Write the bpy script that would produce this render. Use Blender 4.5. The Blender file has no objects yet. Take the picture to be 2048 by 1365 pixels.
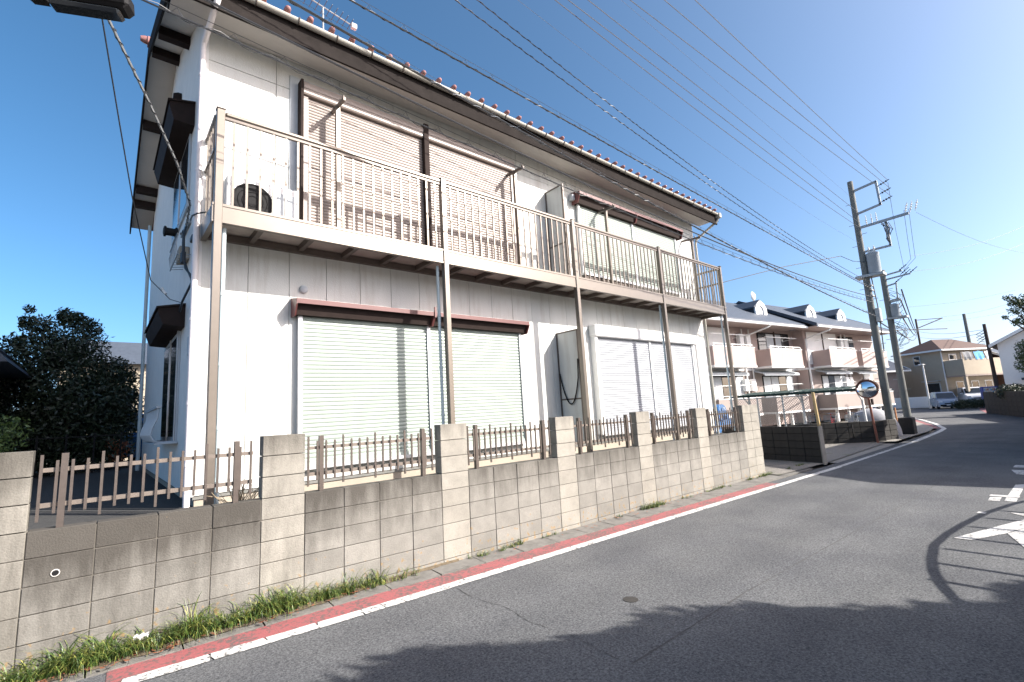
import bpy, math, random
import numpy as np
from mathutils import Vector, Matrix
random.seed(7); RNG = np.random.default_rng(7)
SC = bpy.context.scene
COL = SC.collection
R = math.radians

# ------------------------------------------------------------------ camera, sky, sun, exposure
cam_d = bpy.data.cameras.new('camera'); cam = bpy.data.objects.new('camera', cam_d); COL.objects.link(cam)
cam_d.sensor_width = 36.0; cam_d.lens = 16.83; cam_d.clip_end = 3000; cam_d.clip_start = 0.05
yaw, pitch, roll = 0.694325, 0.150987, -0.0540773
cy, sy, cp, sp = math.cos(yaw), math.sin(yaw), math.cos(pitch), math.sin(pitch)
f_ = Vector((sy*cp, cy*cp, sp)); r_ = Vector((cy, -sy, 0)); u_ = r_.cross(f_)
cr, sr = math.cos(roll), math.sin(roll)
r2 = cr*r_ + sr*u_; u2 = -sr*r_ + cr*u_
m = Matrix.Identity(4)
for i in range(3):
    m[i][0] = r2[i]; m[i][1] = u2[i]; m[i][2] = -f_[i]
m.translation = Vector((-1.13496, -5.25492, 1.681856))
cam.matrix_world = m
SC.camera = cam

SUN = Vector((0.686, -0.986, 0.79)).normalized()
elev = math.asin(SUN.z); azim = math.atan2(SUN.x, SUN.y)
w = bpy.data.worlds.new('World'); SC.world = w; w.use_nodes = True
nt = w.node_tree; nt.nodes.clear()
out = nt.nodes.new('ShaderNodeOutputWorld'); bg = nt.nodes.new('ShaderNodeBackground'); sky = nt.nodes.new('ShaderNodeTexSky')
sky.sky_type = 'NISHITA'; sky.sun_disc = False; sky.sun_elevation = elev; sky.sun_rotation = azim
sky.altitude = 0; sky.air_density = 0.5; sky.dust_density = 2.8; sky.ozone_density = 1.4
bg.inputs['Strength'].default_value = 0.15
hs = nt.nodes.new('ShaderNodeHueSaturation'); hs.inputs['Saturation'].default_value = 1.25; hs.inputs['Hue'].default_value = 0.487
nt.links.new(sky.outputs[0], hs.inputs['Color']); nt.links.new(hs.outputs[0], bg.inputs[0]); nt.links.new(bg.outputs[0], out.inputs[0])
sd = bpy.data.lights.new('sun', 'SUN'); sd.energy = 5.0; sd.angle = R(0.5); sd.color = (1.0, 0.945, 0.87)
so = bpy.data.objects.new('sun', sd); COL.objects.link(so)
so.rotation_euler = (-SUN).to_track_quat('-Z', 'Y').to_euler(); so.location = (10, -30, 30)
SC.view_settings.view_transform = 'Standard'; SC.view_settings.look = 'None'
SC.view_settings.exposure = 1.15; SC.view_settings.gamma = 1.0
SC.view_settings.use_curve_mapping = False

# ------------------------------------------------------------------ materials
def mat(name, col, rough=0.6, metal=0.0, var=0.15, scale=6.0, bump=0.0, bscale=60.0, spec=0.5, stretch=(1,1,1), trans=0.0, second=None, sec=(0.55,0.7), sscale=2.0, objvar=0.0):
    M = bpy.data.materials.new(name); M.use_nodes = True
    t = M.node_tree; N = t.nodes; L = t.links; b = N['Principled BSDF']
    b.inputs['Roughness'].default_value = rough; b.inputs['Metallic'].default_value = metal
    b.inputs['Specular IOR Level'].default_value = spec
    tc = N.new('ShaderNodeTexCoord'); mp = N.new('ShaderNodeMapping'); mp.inputs['Scale'].default_value = stretch
    L.new(tc.outputs['Object'], mp.inputs[0])
    nz = N.new('ShaderNodeTexNoise'); nz.inputs['Scale'].default_value = scale; nz.inputs['Detail'].default_value = 6; nz.inputs['Roughness'].default_value = 0.65
    L.new(mp.outputs[0], nz.inputs[0])
    mx = N.new('ShaderNodeMix'); mx.data_type = 'RGBA'
    lo = tuple(c*(1-var) for c in col); hi = tuple(min(1, c*(1+var)) for c in col)
    mx.inputs[6].default_value = (*lo, 1); mx.inputs[7].default_value = (*hi, 1)
    rp = N.new('ShaderNodeMapRange'); rp.inputs[1].default_value = 0.3; rp.inputs[2].default_value = 0.7
    L.new(nz.outputs[0], rp.inputs[0]); L.new(rp.outputs[0], mx.inputs[0])
    last = mx.outputs[2]
    if second:
        n2 = N.new('ShaderNodeTexNoise'); n2.inputs['Scale'].default_value = sscale; n2.inputs['Detail'].default_value = 8; n2.inputs['Roughness'].default_value = 0.7
        L.new(mp.outputs[0], n2.inputs[0])
        r2_ = N.new('ShaderNodeMapRange'); r2_.inputs[1].default_value = sec[0]; r2_.inputs[2].default_value = sec[1]
        L.new(n2.outputs[0], r2_.inputs[0])
        m2 = N.new('ShaderNodeMix'); m2.data_type = 'RGBA'; m2.inputs[7].default_value = (*second, 1)
        L.new(last, m2.inputs[6]); L.new(r2_.outputs[0], m2.inputs[0]); last = m2.outputs[2]
    if objvar:
        oi = N.new('ShaderNodeObjectInfo'); hv = N.new('ShaderNodeHueSaturation')
        mr = N.new('ShaderNodeMapRange'); mr.inputs[3].default_value = 1-objvar; mr.inputs[4].default_value = 1+objvar
        L.new(oi.outputs['Random'], mr.inputs[0]); L.new(mr.outputs[0], hv.inputs['Value']); L.new(last, hv.inputs['Color']); last = hv.outputs[0]
    L.new(last, b.inputs['Base Color'])
    if bump:
        n3 = N.new('ShaderNodeTexNoise'); n3.inputs['Scale'].default_value = bscale; n3.inputs['Detail'].default_value = 4
        L.new(tc.outputs['Object'], n3.inputs[0])
        bp = N.new('ShaderNodeBump'); bp.inputs['Strength'].default_value = bump; bp.inputs['Distance'].default_value = 0.01
        L.new(n3.outputs[0], bp.inputs['Height']); L.new(bp.outputs[0], b.inputs['Normal'])
    if trans:
        b.inputs['Transmission Weight'].default_value = trans
    return M

MT = {}
MT['siding'] = mat('white_siding', (.575,.585,.56), .55, var=.03, scale=1.5, bump=.35, bscale=55, second=(.42,.40,.36), sec=(.50,.80), sscale=1.6, stretch=(4,4,.45), objvar=.02)
MT['stucco'] = mat('white_stucco', (.72,.71,.68), .8, var=.05, scale=3, bump=.5, bscale=90)
MT['backing'] = mat('panel_backing', (.16,.16,.15), .9)
MT['bronze'] = mat('beige_aluminium', (.18,.156,.132), .34, .40, var=.05, scale=8)
MT['bronze_dark'] = mat('dull_bronze_aluminium', (.12,.098,.085), .45, .3, var=.1, scale=8)
MT['deck'] = mat('deck_underside', (.42,.37,.33), .7, var=.1)
MT['brown_dark'] = mat('dark_brown_paint', (.026,.018,.016), .8, var=.2, spec=.15)
MT['black_fascia'] = mat('black_fascia_paint', (.022,.019,.018), .9, var=.2, spec=.05)
MT['awning'] = mat('red_brown_steel', (.11,.036,.034), .38, var=.12, scale=4, second=(.18,.085,.075), sec=(.58,.8))
MT['soffit'] = mat('soffit_board', (.58,.55,.51), .75, var=.05, scale=2, second=(.5,.46,.42), sec=(.55,.8), sscale=1.2)
MT['shut_green'] = mat('pale_green_shutter', (.325,.372,.335), .4, var=.04, scale=2, second=(.29,.335,.30), sec=(.6,.85), stretch=(1,1,.3))
MT['shut_white'] = mat('white_shutter', (.345,.36,.385), .4, var=.03, scale=2)
MT['shut_beige'] = mat('beige_shutter', (.285,.24,.215), .45, var=.06, scale=3)
MT['frame_alu'] = mat('aluminium_frame', (.55,.56,.57), .35, .4, var=.05)
MT['frame_grey'] = mat('blue_grey_flashing', (.42,.46,.49), .5, var=.06)
MT['gutter'] = mat('pale_gutter', (.36,.35,.31), .42, var=.06, scale=3)
MT['pipe_white'] = mat('white_pipe', (.70,.66,.66), .4, var=.04)
MT['pipe_grey'] = mat('grey_pipe', (.42,.50,.52), .4, var=.05)
MT['tile'] = mat('red_brown_roof_tile', (.27,.135,.125), .14, var=.2, scale=5)
MT['black'] = mat('black_rubber', (.010,.010,.011), .7, var=.2, spec=.2)
MT['wire'] = mat('cable_black', (.022,.024,.028), .5)
MT['wire_thin'] = mat('cable_grey', (.12,.135,.155), .5)
MT['seam'] = mat('asphalt_joint', (.06,.06,.06), .9, var=.4, scale=30)
MT['steel'] = mat('galvanised_steel', (.33,.35,.36), .5, .5, var=.15, scale=12)
MT['pole'] = mat('pole_concrete', (.15,.155,.145), .85, var=.15, scale=4, bump=.2, second=(.12,.115,.11), sec=(.55,.75))
MT['trafo'] = mat('transformer_grey', (.26,.30,.335), .5, var=.06)
MT['fence'] = mat('fence_bronze', (.10,.082,.072), .4, .35, var=.12, scale=20)
MT['gutter_concrete'] = mat('gutter_concrete', (.15,.143,.13), .95, var=.25, scale=7, bump=.4, bscale=70, second=(.09,.085,.075), sec=(.55,.7), sscale=4)
MT['fence_rail'] = mat('fence_rail_bronze', (.16,.133,.113), .5, .2, var=.12, scale=20)
MT['concrete'] = mat('concrete', (.24,.225,.20), .9, var=.12, scale=5, bump=.3, bscale=80)
MT['mortar'] = mat('mortar', (.11,.10,.085), 1.0, var=.2)
MT['lot'] = mat('dark_lot_gravel', (.035,.034,.032), 1.0, var=.4, scale=20, bump=.6, bscale=50)
MT['found'] = mat('foundation_render', (.33,.29,.235), .9, var=.08, scale=3, bump=.2)
MT['darkwall'] = mat('shade_darkened_concrete', (.034,.031,.028), .95, var=.3, scale=3, bump=.4, bscale=40, second=(.05,.038,.022), sec=(.6,.75))  # base colour lowered so it carries the shade lying on the walls
MT['pink'] = mat('pink_render', (.385,.30,.275), .8, var=.05, scale=2, bump=.1)
MT['taupe'] = mat('taupe_render', (.27,.225,.205), .85, var=.06, scale=2, bump=.1)
MT['white'] = mat('white_paint', (.74,.74,.73), .5, var=.03)
MT['cream'] = mat('cream_render', (.36,.31,.24), .8, var=.05, scale=2, bump=.1)
MT['slate'] = mat('slate_roof', (.055,.068,.09), .55, var=.15, scale=5, bump=.3, bscale=12)
MT['slate_dark'] = mat('dark_slate_wall', (.035,.045,.065), .6, var=.2)
MT['brown_roof'] = mat('brown_roof', (.085,.045,.032), .7, var=.2, scale=4)
MT['glass'] = mat('window_glass', (.03,.035,.04), .06, var=.1, spec=.8)
MT['curtain'] = mat('curtain', (.55,.58,.60), .9, var=.15, scale=9, stretch=(6,6,.4))
MT['wood_dark'] = mat('dark_timber', (.06,.04,.03), .7, var=.2)
MT['green_roof'] = mat('green_sheet_roof', (.009,.028,.022), .9, var=.1)
MT['yellow'] = mat('yellow_post', (.42,.31,.15), .5, var=.15)
MT['orange'] = mat('faded_orange_post', (.22,.075,.045), .5, var=.15)
MT['mirror'] = mat('mirror', (.85,.86,.87), .02, 1.0, var=.0)
MT['red_paint'] = mat('red_bicycle_paint', (.5,.03,.03), .3)
MT['chrome'] = mat('chrome', (.6,.6,.6), .2, .9)
MT['dome'] = mat('grey_cover', (.36,.36,.38), .7, var=.08)
MT['car_silver'] = mat('silver_car_paint', (.34,.38,.45), .25, .3, var=.02)
MT['car_white'] = mat('white_car_paint', (.62,.64,.68), .25, .0, var=.02)
MT['car_blue'] = mat('blue_car_paint', (.055,.16,.36), .25, .2, var=.02)
MT['car_glass'] = mat('car_glass', (.015,.02,.025), .05, spec=.9)
MT['headlamp'] = mat('headlamp_lens', (.7,.72,.75), .1)
MT['rust'] = mat('rusty_plank', (.30,.13,.05), .8)
MT['leaf_dark'] = mat('dark_evergreen_leaf', (.026,.040,.020), .45, var=.75, scale=9)
MT['leaf_mid'] = mat('green_leaf', (.05,.082,.026), .45, var=.65, scale=9)
MT['leaf_light'] = mat('light_green_leaf', (.10,.15,.04), .45, var=.6, scale=9)
MT['bark'] = mat('bark', (.075,.055,.042), .9, var=.25, scale=8)
MT['vend_blue'] = mat('vending_blue', (.04,.07,.36), .35)
MT['vend_white'] = mat('vending_white', (.62,.60,.56), .4)
MT['cloth_blue'] = mat('blue_cloth', (.09,.32,.62), .8, var=.2)
MT['paper'] = mat('paper', (.42,.40,.39), .9)
MT['leaf_dry'] = mat('dry_leaf', (.24,.09,.045), .8, var=.4)
MT['insul'] = mat('insulator_white', (.68,.68,.66), .25)
MT['lichen'] = mat('drain_pipe', (.55,.53,.5), .6)
MT['grassbase'] = mat('verge_soil', (.11,.085,.055), 1.0, var=.4, scale=14, bump=.8, bscale=60)

def asphalt():
    M = bpy.data.materials.new('asphalt'); M.use_nodes = True
    t = M.node_tree; N = t.nodes; L = t.links; b = N['Principled BSDF']; b.inputs['Roughness'].default_value = .95; b.inputs['Specular IOR Level'].default_value = .12
    g = N.new('ShaderNodeNewGeometry')
    n1 = N.new('ShaderNodeTexNoise'); n1.inputs['Scale'].default_value = 54; n1.inputs['Detail'].default_value = 5; n1.inputs['Roughness'].default_value = .8
    n2 = N.new('ShaderNodeTexNoise'); n2.inputs['Scale'].default_value = .9; n2.inputs['Detail'].default_value = 6
    vo = N.new('ShaderNodeTexVoronoi'); vo.inputs['Scale'].default_value = 60
    for n in (n1, n2, vo): L.new(g.outputs['Position'], n.inputs['Vector'])
    cr_ = N.new('ShaderNodeValToRGB'); e = cr_.color_ramp.elements
    e[0].position = .32; e[0].color = (.030,.032,.035,1); e[1].position = .69; e[1].color = (.195,.199,.205,1)
    L.new(n1.outputs[0], cr_.inputs[0])
    c2 = N.new('ShaderNodeValToRGB'); e = c2.color_ramp.elements
    e[0].position = .3; e[0].color = (.80,.80,.82,1); e[1].position = .75; e[1].color = (1.18,1.17,1.14,1)
    L.new(n2.outputs[0], c2.inputs[0])
    mp = N.new('ShaderNodeMapping'); mp.inputs['Scale'].default_value = (.10, 1.3, 1); L.new(g.outputs['Position'], mp.inputs[0])
    n4 = N.new('ShaderNodeTexNoise'); n4.inputs['Scale'].default_value = 1; n4.inputs['Detail'].default_value = 5; L.new(mp.outputs[0], n4.inputs['Vector'])
    m4 = N.new('ShaderNodeMapRange'); m4.inputs[1].default_value = .3; m4.inputs[2].default_value = .7; m4.inputs[3].default_value = .90; m4.inputs[4].default_value = 1.10; L.new(n4.outputs[0], m4.inputs[0])
    n6 = N.new('ShaderNodeTexNoise'); n6.inputs['Scale'].default_value = 5; n6.inputs['Detail'].default_value = 7; n6.inputs['Roughness'].default_value = .75; L.new(g.outputs['Position'], n6.inputs['Vector'])
    m6 = N.new('ShaderNodeMapRange'); m6.inputs[1].default_value = .62; m6.inputs[2].default_value = .76; m6.inputs[3].default_value = 1; m6.inputs[4].default_value = .84; L.new(n6.outputs[0], m6.inputs[0])
    mm = N.new('ShaderNodeMath'); mm.operation = 'MULTIPLY'; L.new(m4.outputs[0], mm.inputs[0]); L.new(m6.outputs[0], mm.inputs[1])
    hv = N.new('ShaderNodeHueSaturation'); L.new(mm.outputs[0], hv.inputs['Value']); L.new(cr_.outputs[0], hv.inputs['Color'])
    mx = N.new('ShaderNodeMix'); mx.data_type = 'RGBA'; mx.blend_type = 'MULTIPLY'; mx.inputs[0].default_value = 1
    L.new(hv.outputs[0], mx.inputs[6]); L.new(c2.outputs[0], mx.inputs[7])
    # light stone chips
    c3 = N.new('ShaderNodeValToRGB'); e = c3.color_ramp.elements
    e[0].position = .0; e[0].color = (1,1,1,1); e[1].position = .22; e[1].color = (0,0,0,1)
    L.new(vo.outputs['Distance'], c3.inputs[0])
    sep = N.new('ShaderNodeSeparateColor'); L.new(vo.outputs['Color'], sep.inputs[0])
    gt = N.new('ShaderNodeMath'); gt.operation = 'GREATER_THAN'; gt.inputs[1].default_value = .62; L.new(sep.outputs[0], gt.inputs[0])
    ml = N.new('ShaderNodeMath'); ml.operation = 'MULTIPLY'; L.new(gt.outputs[0], ml.inputs[0]); L.new(c3.outputs[0], ml.inputs[1])
    m2 = N.new('ShaderNodeMix'); m2.data_type = 'RGBA'; m2.inputs[7].default_value = (.33,.32,.30,1)
    L.new(ml.outputs[0], m2.inputs[0]); L.new(mx.outputs[2], m2.inputs[6]); L.new(m2.outputs[2], b.inputs['Base Color'])
    bp = N.new('ShaderNodeBump'); bp.inputs['Strength'].default_value = .55; bp.inputs['Distance'].default_value = .01
    L.new(n1.outputs[0], bp.inputs['Height']); L.new(bp.outputs[0], b.inputs['Normal'])
    return M
MT['asphalt'] = asphalt()

def worn_paint(name, col, wear, under=(.10,.098,.095)):
    M = bpy.data.materials.new(name); M.use_nodes = True
    t = M.node_tree; N = t.nodes; L = t.links; b = N['Principled BSDF']; b.inputs['Roughness'].default_value = .75
    g = N.new('ShaderNodeNewGeometry')
    n1 = N.new('ShaderNodeTexNoise'); n1.inputs['Scale'].default_value = 26; n1.inputs['Detail'].default_value = 9; n1.inputs['Roughness'].default_value = .72
    n2 = N.new('ShaderNodeTexNoise'); n2.inputs['Scale'].default_value = 3; n2.inputs['Detail'].default_value = 3
    for n in (n1, n2): L.new(g.outputs['Position'], n.inputs['Vector'])
    ad = N.new('ShaderNodeMath'); ad.operation = 'MULTIPLY_ADD'; ad.inputs[1].default_value = .35; L.new(n2.outputs[0], ad.inputs[0]); L.new(n1.outputs[0], ad.inputs[2])
    mr = N.new('ShaderNodeMapRange'); mr.inputs[1].default_value = wear; mr.inputs[2].default_value = wear+.07
    L.new(ad.outputs[0], mr.inputs[0])
    mx = N.new('ShaderNodeMix'); mx.data_type = 'RGBA'; mx.inputs[6].default_value = (*col, 1); mx.inputs[7].default_value = (*under, 1)
    L.new(mr.outputs[0], mx.inputs[0])
    n3 = N.new('ShaderNodeTexNoise'); n3.inputs['Scale'].default_value = 60; n3.inputs['Detail'].default_value = 4; L.new(g.outputs['Position'], n3.inputs['Vector'])
    hv = N.new('ShaderNodeHueSaturation'); m4 = N.new('ShaderNodeMapRange'); m4.inputs[3].default_value = .7; m4.inputs[4].default_value = 1.25
    L.new(n3.outputs[0], m4.inputs[0]); L.new(m4.outputs[0], hv.inputs['Value']); L.new(mx.outputs[2], hv.inputs['Color'])
    L.new(hv.outputs[0], b.inputs['Base Color'])
    bp = N.new('ShaderNodeBump'); bp.inputs['Strength'].default_value = .35; bp.inputs['Distance'].default_value = .01
    L.new(n3.outputs[0], bp.inputs['Height']); L.new(bp.outputs[0], b.inputs['Normal'])
    return M
MT['line_white'] = worn_paint('worn_white_road_paint', (.58,.57,.545), .715)
MT['line_thin'] = worn_paint('thin_white_road_paint', (.50,.49,.47), .70)
MT['line_red'] = worn_paint('red_road_paint', (.30,.092,.094), .672, (.12,.09,.085))

def block_mat(name, base, stain_top, objvar):
    """Concrete block; weather stain runs down from the wall's top course (wall coordinates)."""
    M = bpy.data.materials.new(name); M.use_nodes = True
    t = M.node_tree; N = t.nodes; L = t.links; b = N['Principled BSDF']; b.inputs['Roughness'].default_value = .92; b.inputs['Specular IOR Level'].default_value = .2
    g = N.new('ShaderNodeNewGeometry')
    n1 = N.new('ShaderNodeTexNoise'); n1.inputs['Scale'].default_value = 4; n1.inputs['Detail'].default_value = 8; n1.inputs['Roughness'].default_value = .7
    n2 = N.new('ShaderNodeTexNoise'); n2.inputs['Scale'].default_value = 75; n2.inputs['Detail'].default_value = 4
    mp = N.new('ShaderNodeMapping'); mp.inputs['Scale'].default_value = (7, 7, 1.3); L.new(g.outputs['Position'], mp.inputs[0])
    n3 = N.new('ShaderNodeTexNoise'); n3.inputs['Scale'].default_value = 1.0; n3.inputs['Detail'].default_value = 6; n3.inputs['Roughness'].default_value = .65
    for n in (n1, n2): L.new(g.outputs['Position'], n.inputs['Vector'])
    L.new(mp.outputs[0], n3.inputs['Vector'])
    cr_ = N.new('ShaderNodeValToRGB'); e = cr_.color_ramp.elements
    e[0].position = .3; e[0].color = (*[c*.78 for c in base], 1); e[1].position = .7; e[1].color = (*[min(1, c*1.12) for c in base], 1)
    L.new(n1.outputs[0], cr_.inputs[0]); last = cr_.outputs[0]
    xyz = N.new('ShaderNodeSeparateXYZ'); L.new(g.outputs['Position'], xyz.inputs[0])
    if stain_top is not None:
        z = N.new('ShaderNodeMapRange'); z.inputs[1].default_value = stain_top-.62; z.inputs[2].default_value = stain_top+.02; L.new(xyz.outputs[2], z.inputs[0])
        xl = N.new('ShaderNodeMapRange'); xl.inputs[1].default_value = 2.4; xl.inputs[2].default_value = -1.2; xl.inputs[3].default_value = .0; xl.inputs[4].default_value = .62; L.new(xyz.outputs[0], xl.inputs[0])
        a0 = N.new('ShaderNodeMath'); a0.operation = 'ADD'; L.new(z.outputs[0], a0.inputs[0]); L.new(xl.outputs[0], a0.inputs[1])
        a1 = N.new('ShaderNodeMath'); a1.operation = 'MULTIPLY_ADD'; a1.inputs[1].default_value = 1.5; L.new(n3.outputs[0], a1.inputs[0]); L.new(a0.outputs[0], a1.inputs[2])
        s = N.new('ShaderNodeMapRange'); s.inputs[1].default_value = 1.02; s.inputs[2].default_value = 1.95; s.inputs[4].default_value = .88; L.new(a1.outputs[0], s.inputs[0])
        mx = N.new('ShaderNodeMix'); mx.data_type = 'RGBA'; mx.inputs[7].default_value = (.060,.054,.047,1)
        L.new(s.outputs[0], mx.inputs[0]); L.new(last, mx.inputs[6]); last = mx.outputs[2]
        # rust-brown lichen low down
        n5 = N.new('ShaderNodeTexNoise'); n5.inputs['Scale'].default_value = 16; n5.inputs['Detail'].default_value = 6; L.new(g.outputs['Position'], n5.inputs['Vector'])
        zz = N.new('ShaderNodeMapRange'); zz.inputs[1].default_value = .55; zz.inputs[2].default_value = .0; L.new(xyz.outputs[2], zz.inputs[0])
        m5 = N.new('ShaderNodeMath'); m5.operation = 'MULTIPLY_ADD'; m5.inputs[1].default_value = .17; L.new(zz.outputs[0], m5.inputs[0]); L.new(n5.outputs[0], m5.inputs[2])
        s5 = N.new('ShaderNodeMapRange'); s5.inputs[1].default_value = .72; s5.inputs[2].default_value = .80; s5.inputs[4].default_value = .7; L.new(m5.outputs[0], s5.inputs[0])
        mx5 = N.new('ShaderNodeMix'); mx5.data_type = 'RGBA'; mx5.inputs[7].default_value = (.30,.19,.075,1)
        L.new(s5.outputs[0], mx5.inputs[0]); L.new(last, mx5.inputs[6]); last = mx5.outputs[2]
    oi = N.new('ShaderNodeObjectInfo'); hv = N.new('ShaderNodeHueSaturation')
    mr = N.new('ShaderNodeMapRange'); mr.inputs[3].default_value = 1-objvar; mr.inputs[4].default_value = 1+objvar
    L.new(oi.outputs['Random'], mr.inputs[0]); L.new(mr.outputs[0], hv.inputs['Value']); L.new(last, hv.inputs['Color'])
    m6 = N.new('ShaderNodeMix'); m6.data_type = 'RGBA'; m6.blend_type = 'MULTIPLY'; m6.inputs[0].default_value = .35
    L.new(hv.outputs[0], m6.inputs[6]); L.new(n2.outputs[0], m6.inputs[7])
    L.new(m6.outputs[2], b.inputs['Base Color'])
    bp = N.new('ShaderNodeBump'); bp.inputs['Strength'].default_value = .45; bp.inputs['Distance'].default_value = .008
    L.new(n2.outputs[0], bp.inputs['Height']); L.new(bp.outputs[0], b.inputs['Normal'])
    return M
MT['block'] = block_mat('wall_block', (.262,.250,.226), 1.0, .11)
MT['block_pillar'] = block_mat('pillar_block', (.325,.306,.268), 1.88, .07)

def blade_mat():
    M = bpy.data.materials.new('grass_blade'); M.use_nodes = True
    t = M.node_tree; N = t.nodes; L = t.links; b = N['Principled BSDF']; b.inputs['Roughness'].default_value = .45
    g = N.new('ShaderNodeNewGeometry')
    n1 = N.new('ShaderNodeTexNoise'); n1.inputs['Scale'].default_value = 22; n1.inputs['Detail'].default_value = 4; L.new(g.outputs['Position'], n1.inputs['Vector'])
    cr_ = N.new('ShaderNodeValToRGB'); e = cr_.color_ramp.elements
    e[0].position = .32; e[0].color = (.016,.042,.010,1); e[1].position = .70; e[1].color = (.30,.28,.07,1)
    k = cr_.color_ramp.elements.new(.5); k.color = (.065,.115,.02,1)
    L.new(n1.outputs[0], cr_.inputs[0]); L.new(cr_.outputs[0], b.inputs['Base Color'])
    return M
MT['blade'] = blade_mat()

# ------------------------------------------------------------------ mesh helpers
class MB:
    def __init__(s): s.v = []; s.f = []
    def add(s, vs, fs):
        o = len(s.v); s.v += [tuple(v) for v in vs]; s.f += [tuple(i+o for i in f) for f in fs]; return s
    def box(s, x0, x1, y0, y1, z0, z1):
        if x0 > x1: x0, x1 = x1, x0
        if y0 > y1: y0, y1 = y1, y0
        if z0 > z1: z0, z1 = z1, z0
        return s.add([(x0,y0,z0),(x1,y0,z0),(x1,y1,z0),(x0,y1,z0),(x0,y0,z1),(x1,y0,z1),(x1,y1,z1),(x0,y1,z1)],
                     [(0,3,2,1),(4,5,6,7),(0,1,5,4),(1,2,6,5),(2,3,7,6),(3,0,4,7)])
    def cbox(s, x0, x1, y0, y1, z0, z1, c=.006):
        """box with chamfered edges"""
        vs = []; idx = {}
        X = (x0, x1); Y = (y0, y1); Z = (z0, z1)
        for i in (0,1):
            for j in (0,1):
                for k in (0,1):
                    sx, sy_, sz = (1,-1)[i], (1,-1)[j], (1,-1)[k]
                    idx[i,j,k,0] = len(vs); vs.append((X[i], Y[j]+c*sy_, Z[k]+c*sz))
                    idx[i,j,k,1] = len(vs); vs.append((X[i]+c*sx, Y[j], Z[k]+c*sz))
                    idx[i,j,k,2] = len(vs); vs.append((X[i]+c*sx, Y[j]+c*sy_, Z[k]))
        fs = []
        def q(a, b_, c_, d): fs.append((a, b_, c_, d))
        for i in (0,1):
            a = [idx[i,0,0,0], idx[i,1,0,0], idx[i,1,1,0], idx[i,0,1,0]]; q(*(a if i else a[::-1]))
            a = [idx[0,i,0,1], idx[1,i,0,1], idx[1,i,1,1], idx[0,i,1,1]]; q(*(a[::-1] if i else a))
            a = [idx[0,0,i,2], idx[1,0,i,2], idx[1,1,i,2], idx[0,1,i,2]]; q(*(a if i else a[::-1]))
        for i in (0,1):
            for j in (0,1):
                fs.append((idx[i,j,0,0], idx[i,j,0,1], idx[i,j,1,1], idx[i,j,1,0]))
                fs.append((idx[i,0,j,0], idx[i,0,j,2], idx[i,1,j,2], idx[i,1,j,0]))
                fs.append((idx[0,i,j,1], idx[0,i,j,2], idx[1,i,j,2], idx[1,i,j,1]))
                for k in (0,1): pass
        for i in (0,1):
            for j in (0,1):
                for k in (0,1): fs.append((idx[i,j,k,0], idx[i,j,k,1], idx[i,j,k,2]))
        return s.add(vs, fs)
    def tube(s, pts, r, n=8, cap=True):
        pts = [Vector(p) for p in pts]; rs = r if isinstance(r, (list, tuple)) else [r]*len(pts)
        rings = []; up = None
        for i, p in enumerate(pts):
            d = (pts[min(i+1, len(pts)-1)] - pts[max(i-1, 0)]).normalized()
            if up is None:
                up = Vector((0,0,1)) if abs(d.z) < .9 else Vector((1,0,0))
            a = d.cross(up)
            if a.length < 1e-6: a = d.cross(Vector((0,1,0)))
            a.normalize(); b = a.cross(d).normalized(); up = b
            rings.append([p + (a*math.cos(2*math.pi*k/n) + b*math.sin(2*math.pi*k/n))*rs[i] for k in range(n)])
        vs = [v for rg in rings for v in rg]; fs = []
        for i in range(len(pts)-1):
            for k in range(n):
                k2 = (k+1) % n; fs.append((i*n+k, i*n+k2, (i+1)*n+k2, (i+1)*n+k))
        if cap: fs.append(tuple(range(n-1, -1, -1))); fs.append(tuple((len(pts)-1)*n+k for k in range(n)))
        return s.add(vs, fs)
    def bar(s, p, q, w_, h, up=(0,0,1)):
        p = Vector(p); q = Vector(q); d = (q-p).normalized(); a = d.cross(Vector(up))
        if a.length < 1e-5: a = d.cross(Vector((1,0,0)))
        a.normalize(); b = a.cross(d)
        vs = []
        for e in (p, q):
            for (x, y) in ((-1,-1),(1,-1),(1,1),(-1,1)): vs.append(e + a*(x*w_/2) + b*(y*h/2))
        return s.add(vs, [(0,3,2,1),(4,5,6,7),(0,1,5,4),(1,2,6,5),(2,3,7,6),(3,0,4,7)])
    def prism(s, poly, axis, a0, a1):
        """poly in the two remaining axes (cyclic order), extruded along axis"""
        n = len(poly)
        def P(t, uv):
            if axis == 'x': return (t, uv[0], uv[1])
            if axis == 'y': return (uv[0], t, uv[1])
            return (uv[0], uv[1], t)
        vs = [P(a0, p) for p in poly] + [P(a1, p) for p in poly]
        fs = [tuple(range(n-1,-1,-1)), tuple(range(n, 2*n))] + [(i, (i+1)%n, n+(i+1)%n, n+i) for i in range(n)]
        return s.add(vs, fs)
    def quad(s, a, b, c, d): return s.add([a,b,c,d], [(0,1,2,3)])
    def lathe(s, prof, c=(0,0,0), n=16, axis='z'):
        vs = []; fs = []
        for (r, z) in prof:
            for k in range(n):
                a = 2*math.pi*k/n; x, y = r*math.cos(a), r*math.sin(a)
                if axis == 'z': p = (x, y, z)
                elif axis == 'y': p = (x, z, y)
                else: p = (z, x, y)
                vs.append((p[0]+c[0], p[1]+c[1], p[2]+c[2]))
        for i in range(len(prof)-1):
            for k in range(n): fs.append((i*n+k, i*n+(k+1)%n, (i+1)*n+(k+1)%n, (i+1)*n+k))
        fs.append(tuple(range(n-1,-1,-1))); fs.append(tuple((len(prof)-1)*n+k for k in range(n)))
        return s.add(vs, fs)

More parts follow.
